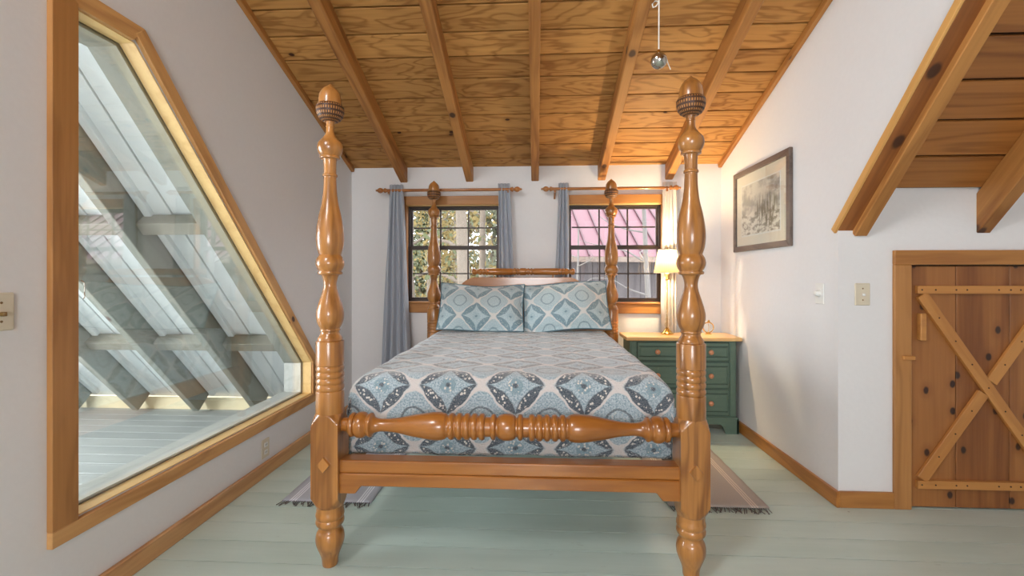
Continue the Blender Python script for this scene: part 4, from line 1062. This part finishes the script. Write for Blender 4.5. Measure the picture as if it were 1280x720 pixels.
def tree(x, y, h, r, label, leaf=None, nleaf=900, seed=0, bark='bark', nbr=7, size=0.16, lean=0.0, spread=1.7, lo=0.25):
    rr = random.Random(seed); o = thing('tree', (x, y, GZ), label, 'tree', 'trees outside the back windows')
    path = []; rad = []
    for k in range(9):
        t = k / 8; path.append(Vector((x + lean * t * h + 0.12 * math.sin(3 * t + seed), y + 0.1 * math.cos(2.3 * t + seed), GZ + h * t))); rad.append(r * (1 - 0.75 * t))
    tube('trunk', path, rad, M[bark], o, 9)
    tips = []
    for b in range(nbr):
        t = lo + (0.95 - lo) * b / nbr + rr.uniform(-.03, .03); i = min(int(t * 8), 7); p = path[i].lerp(path[i + 1], t * 8 - i)
        a = rr.uniform(0, 2 * PI); L = spread * rr.uniform(.6, 1.1) * (1.1 - .5 * t)
        pts_ = [p + Vector((math.cos(a + .25 * math.sin(q)) * L * q / 4, math.sin(a + .25 * math.sin(q)) * L * q / 4, L * (.35 * q / 4 + .05 * rr.uniform(-1, 1)))) for q in range(5)]
        tube('branch', pts_, [r * .32 * (1 - .2 * q) * (1 - .4 * t) for q in range(5)], M[bark], o, 6)
        tips += pts_[1:]
    if leaf is not None:
        vv, ff = [], []
        for k in range(nleaf):
            c = tips[rr.randrange(len(tips))] + Vector((rr.gauss(0, .38), rr.gauss(0, .38), rr.gauss(0, .38)))
            s = size * rr.uniform(.5, 1.1); u = Vector((rr.gauss(0, 1), rr.gauss(0, 1), rr.gauss(0, 1))).normalized()
            w = u.cross(Vector((rr.gauss(0, 1), rr.gauss(0, 1), rr.gauss(0, 1)))).normalized()
            b0 = len(vv); vv += [c - u * s * .5, c + w * s * .3, c + u * s * .5, c - w * s * .3]; ff.append((b0, b0 + 1, b0 + 2, b0 + 3))
        me = bpy.data.meshes.new('foliage'); me.from_pydata([v - Vector((x, y, GZ)) for v in vv], [], ff)
        tag(link_obj('foliage', me, (x, y, GZ), o, leafm[leaf]), kind='stuff')
    return o
tl_ = [(-1.42, 8.6, 8, .19, 'thick grey trunk close behind the middle panes of the woods-facing window', 0, 160, 'bark'),
       (-2.55, 9.5, 8, .13, 'slim olive-leaved tree behind the leftmost panes of the woods-facing window', 0, 350, 'bark'),
       (-1.18, 11.2, 8, .13, 'slim golden tree behind the rightmost panes of the woods-facing window', 1, 300, 'bark'),
       (-3.0, 13.5, 9, .16, 'tall golden-leaved tree farther back in the woods', 1, 1500, 'bark'),
       (-4.6, 14.0, 9, .18, 'pale green tree at the far left of the woods', 2, 1600, 'bark'),
       (-1.9, 15.5, 9, .17, 'pale green tree standing behind the thick grey trunk', 2, 1600, 'bark'),
       (-5.8, 18.5, 10, .2, 'tall olive tree at the back of the woods', 0, 1800, 'bark'),
       (-3.4, 20.0, 10, .2, 'broad golden tree at the very back of the woods', 1, 1800, 'bark')]
for k, a in enumerate(tl_): tree(*a[:5], leaf=a[5], nleaf=a[6], seed=k + 1, bark=a[7], nbr=9, size=.17)
for k, (x_, y_, lf_, lb_) in enumerate(((-8.5, 24, 2, 'far pale tree at the left end of the forest belt'), (-6.2, 25, 0, 'far olive tree second from the left in the forest belt'), (-4.2, 24, 1, 'far golden tree third from the left in the forest belt'), (-2.4, 25.5, 2, 'far pale tree nearest the red-roofed house'), (-10.5, 26, 0, 'far olive tree beyond the left end of the forest belt'))):
    tree(x_, y_, 9.5, .2, lb_, lf_, 4200, 40 + k, 'bark', 16, size=.36, spread=2.3, lo=.1)
tree(1.82, 7.3, 6.5, .07, 'pale birch with bare branches outside the window beside the lamp', None, 0, 21, 'birch', 12, lean=-0.01, spread=1.3, lo=.35)
tree(0.55, 8.3, 4.7, .05, 'bare grey sapling in front of the red-roofed house', None, 0, 24, 'birch', 12, lean=0.02, spread=1.2, lo=.3)

# red-roofed house
M['redroof'] = plain('faded_red_metal_roof', (106, 68, 78), 0.5, 0.0, 0.06, 0, 2)
M['seam'] = plain('roof_seam_dark_red', (76, 48, 56), 0.5)  # darker than the roof sheet so that the seam lines show
M['siding'] = wood('weathered_grey_siding', (90, 84, 86), (66, 61, 64), 2, 1.0, 0.8, 0, 0, 3, tint=.15)
hs = thing('house', (4.3, 11.8, GZ), 'neighbouring grey house with a faded red metal roof', 'house')
box('wall', 0.3, 8.3, 10.0, 14.0, GZ, 1.62, M['siding'], hs)
k = 0.3
while k < 8.29:
    box('siding_board', k + .004, k + .246, 9.97, 10.0, GZ, 1.60, M['siding'], hs); k += .25
rs = 0.78
bm = bmesh.new(); add_prism(bm, [(9.55, 1.55), (12.0, 1.55 + 2.45 * rs), (14.45, 1.55), (14.45, 1.63), (12.0, 1.63 + 2.45 * rs), (9.55, 1.63)], 0, -0.15, 8.7)
rf = finish('roof', bm, M['redroof'], hs)
k = -0.1
while k < 8.7:
    L = 2.45 * math.sqrt(1 + rs * rs)
    bm = bmesh.new(); add_box(bm, -.012, .012, 0, L, 0, .035)
    _beam('seam', bm, M['seam'], rf, Vector((k, 9.55, 1.63)), math.atan(rs)); k += .36
box('gutter', -0.15, 8.7, 9.47, 9.55, 1.52, 1.62, M['frame'], rf)
hs.rotation_euler = (0, 0, 0.16)
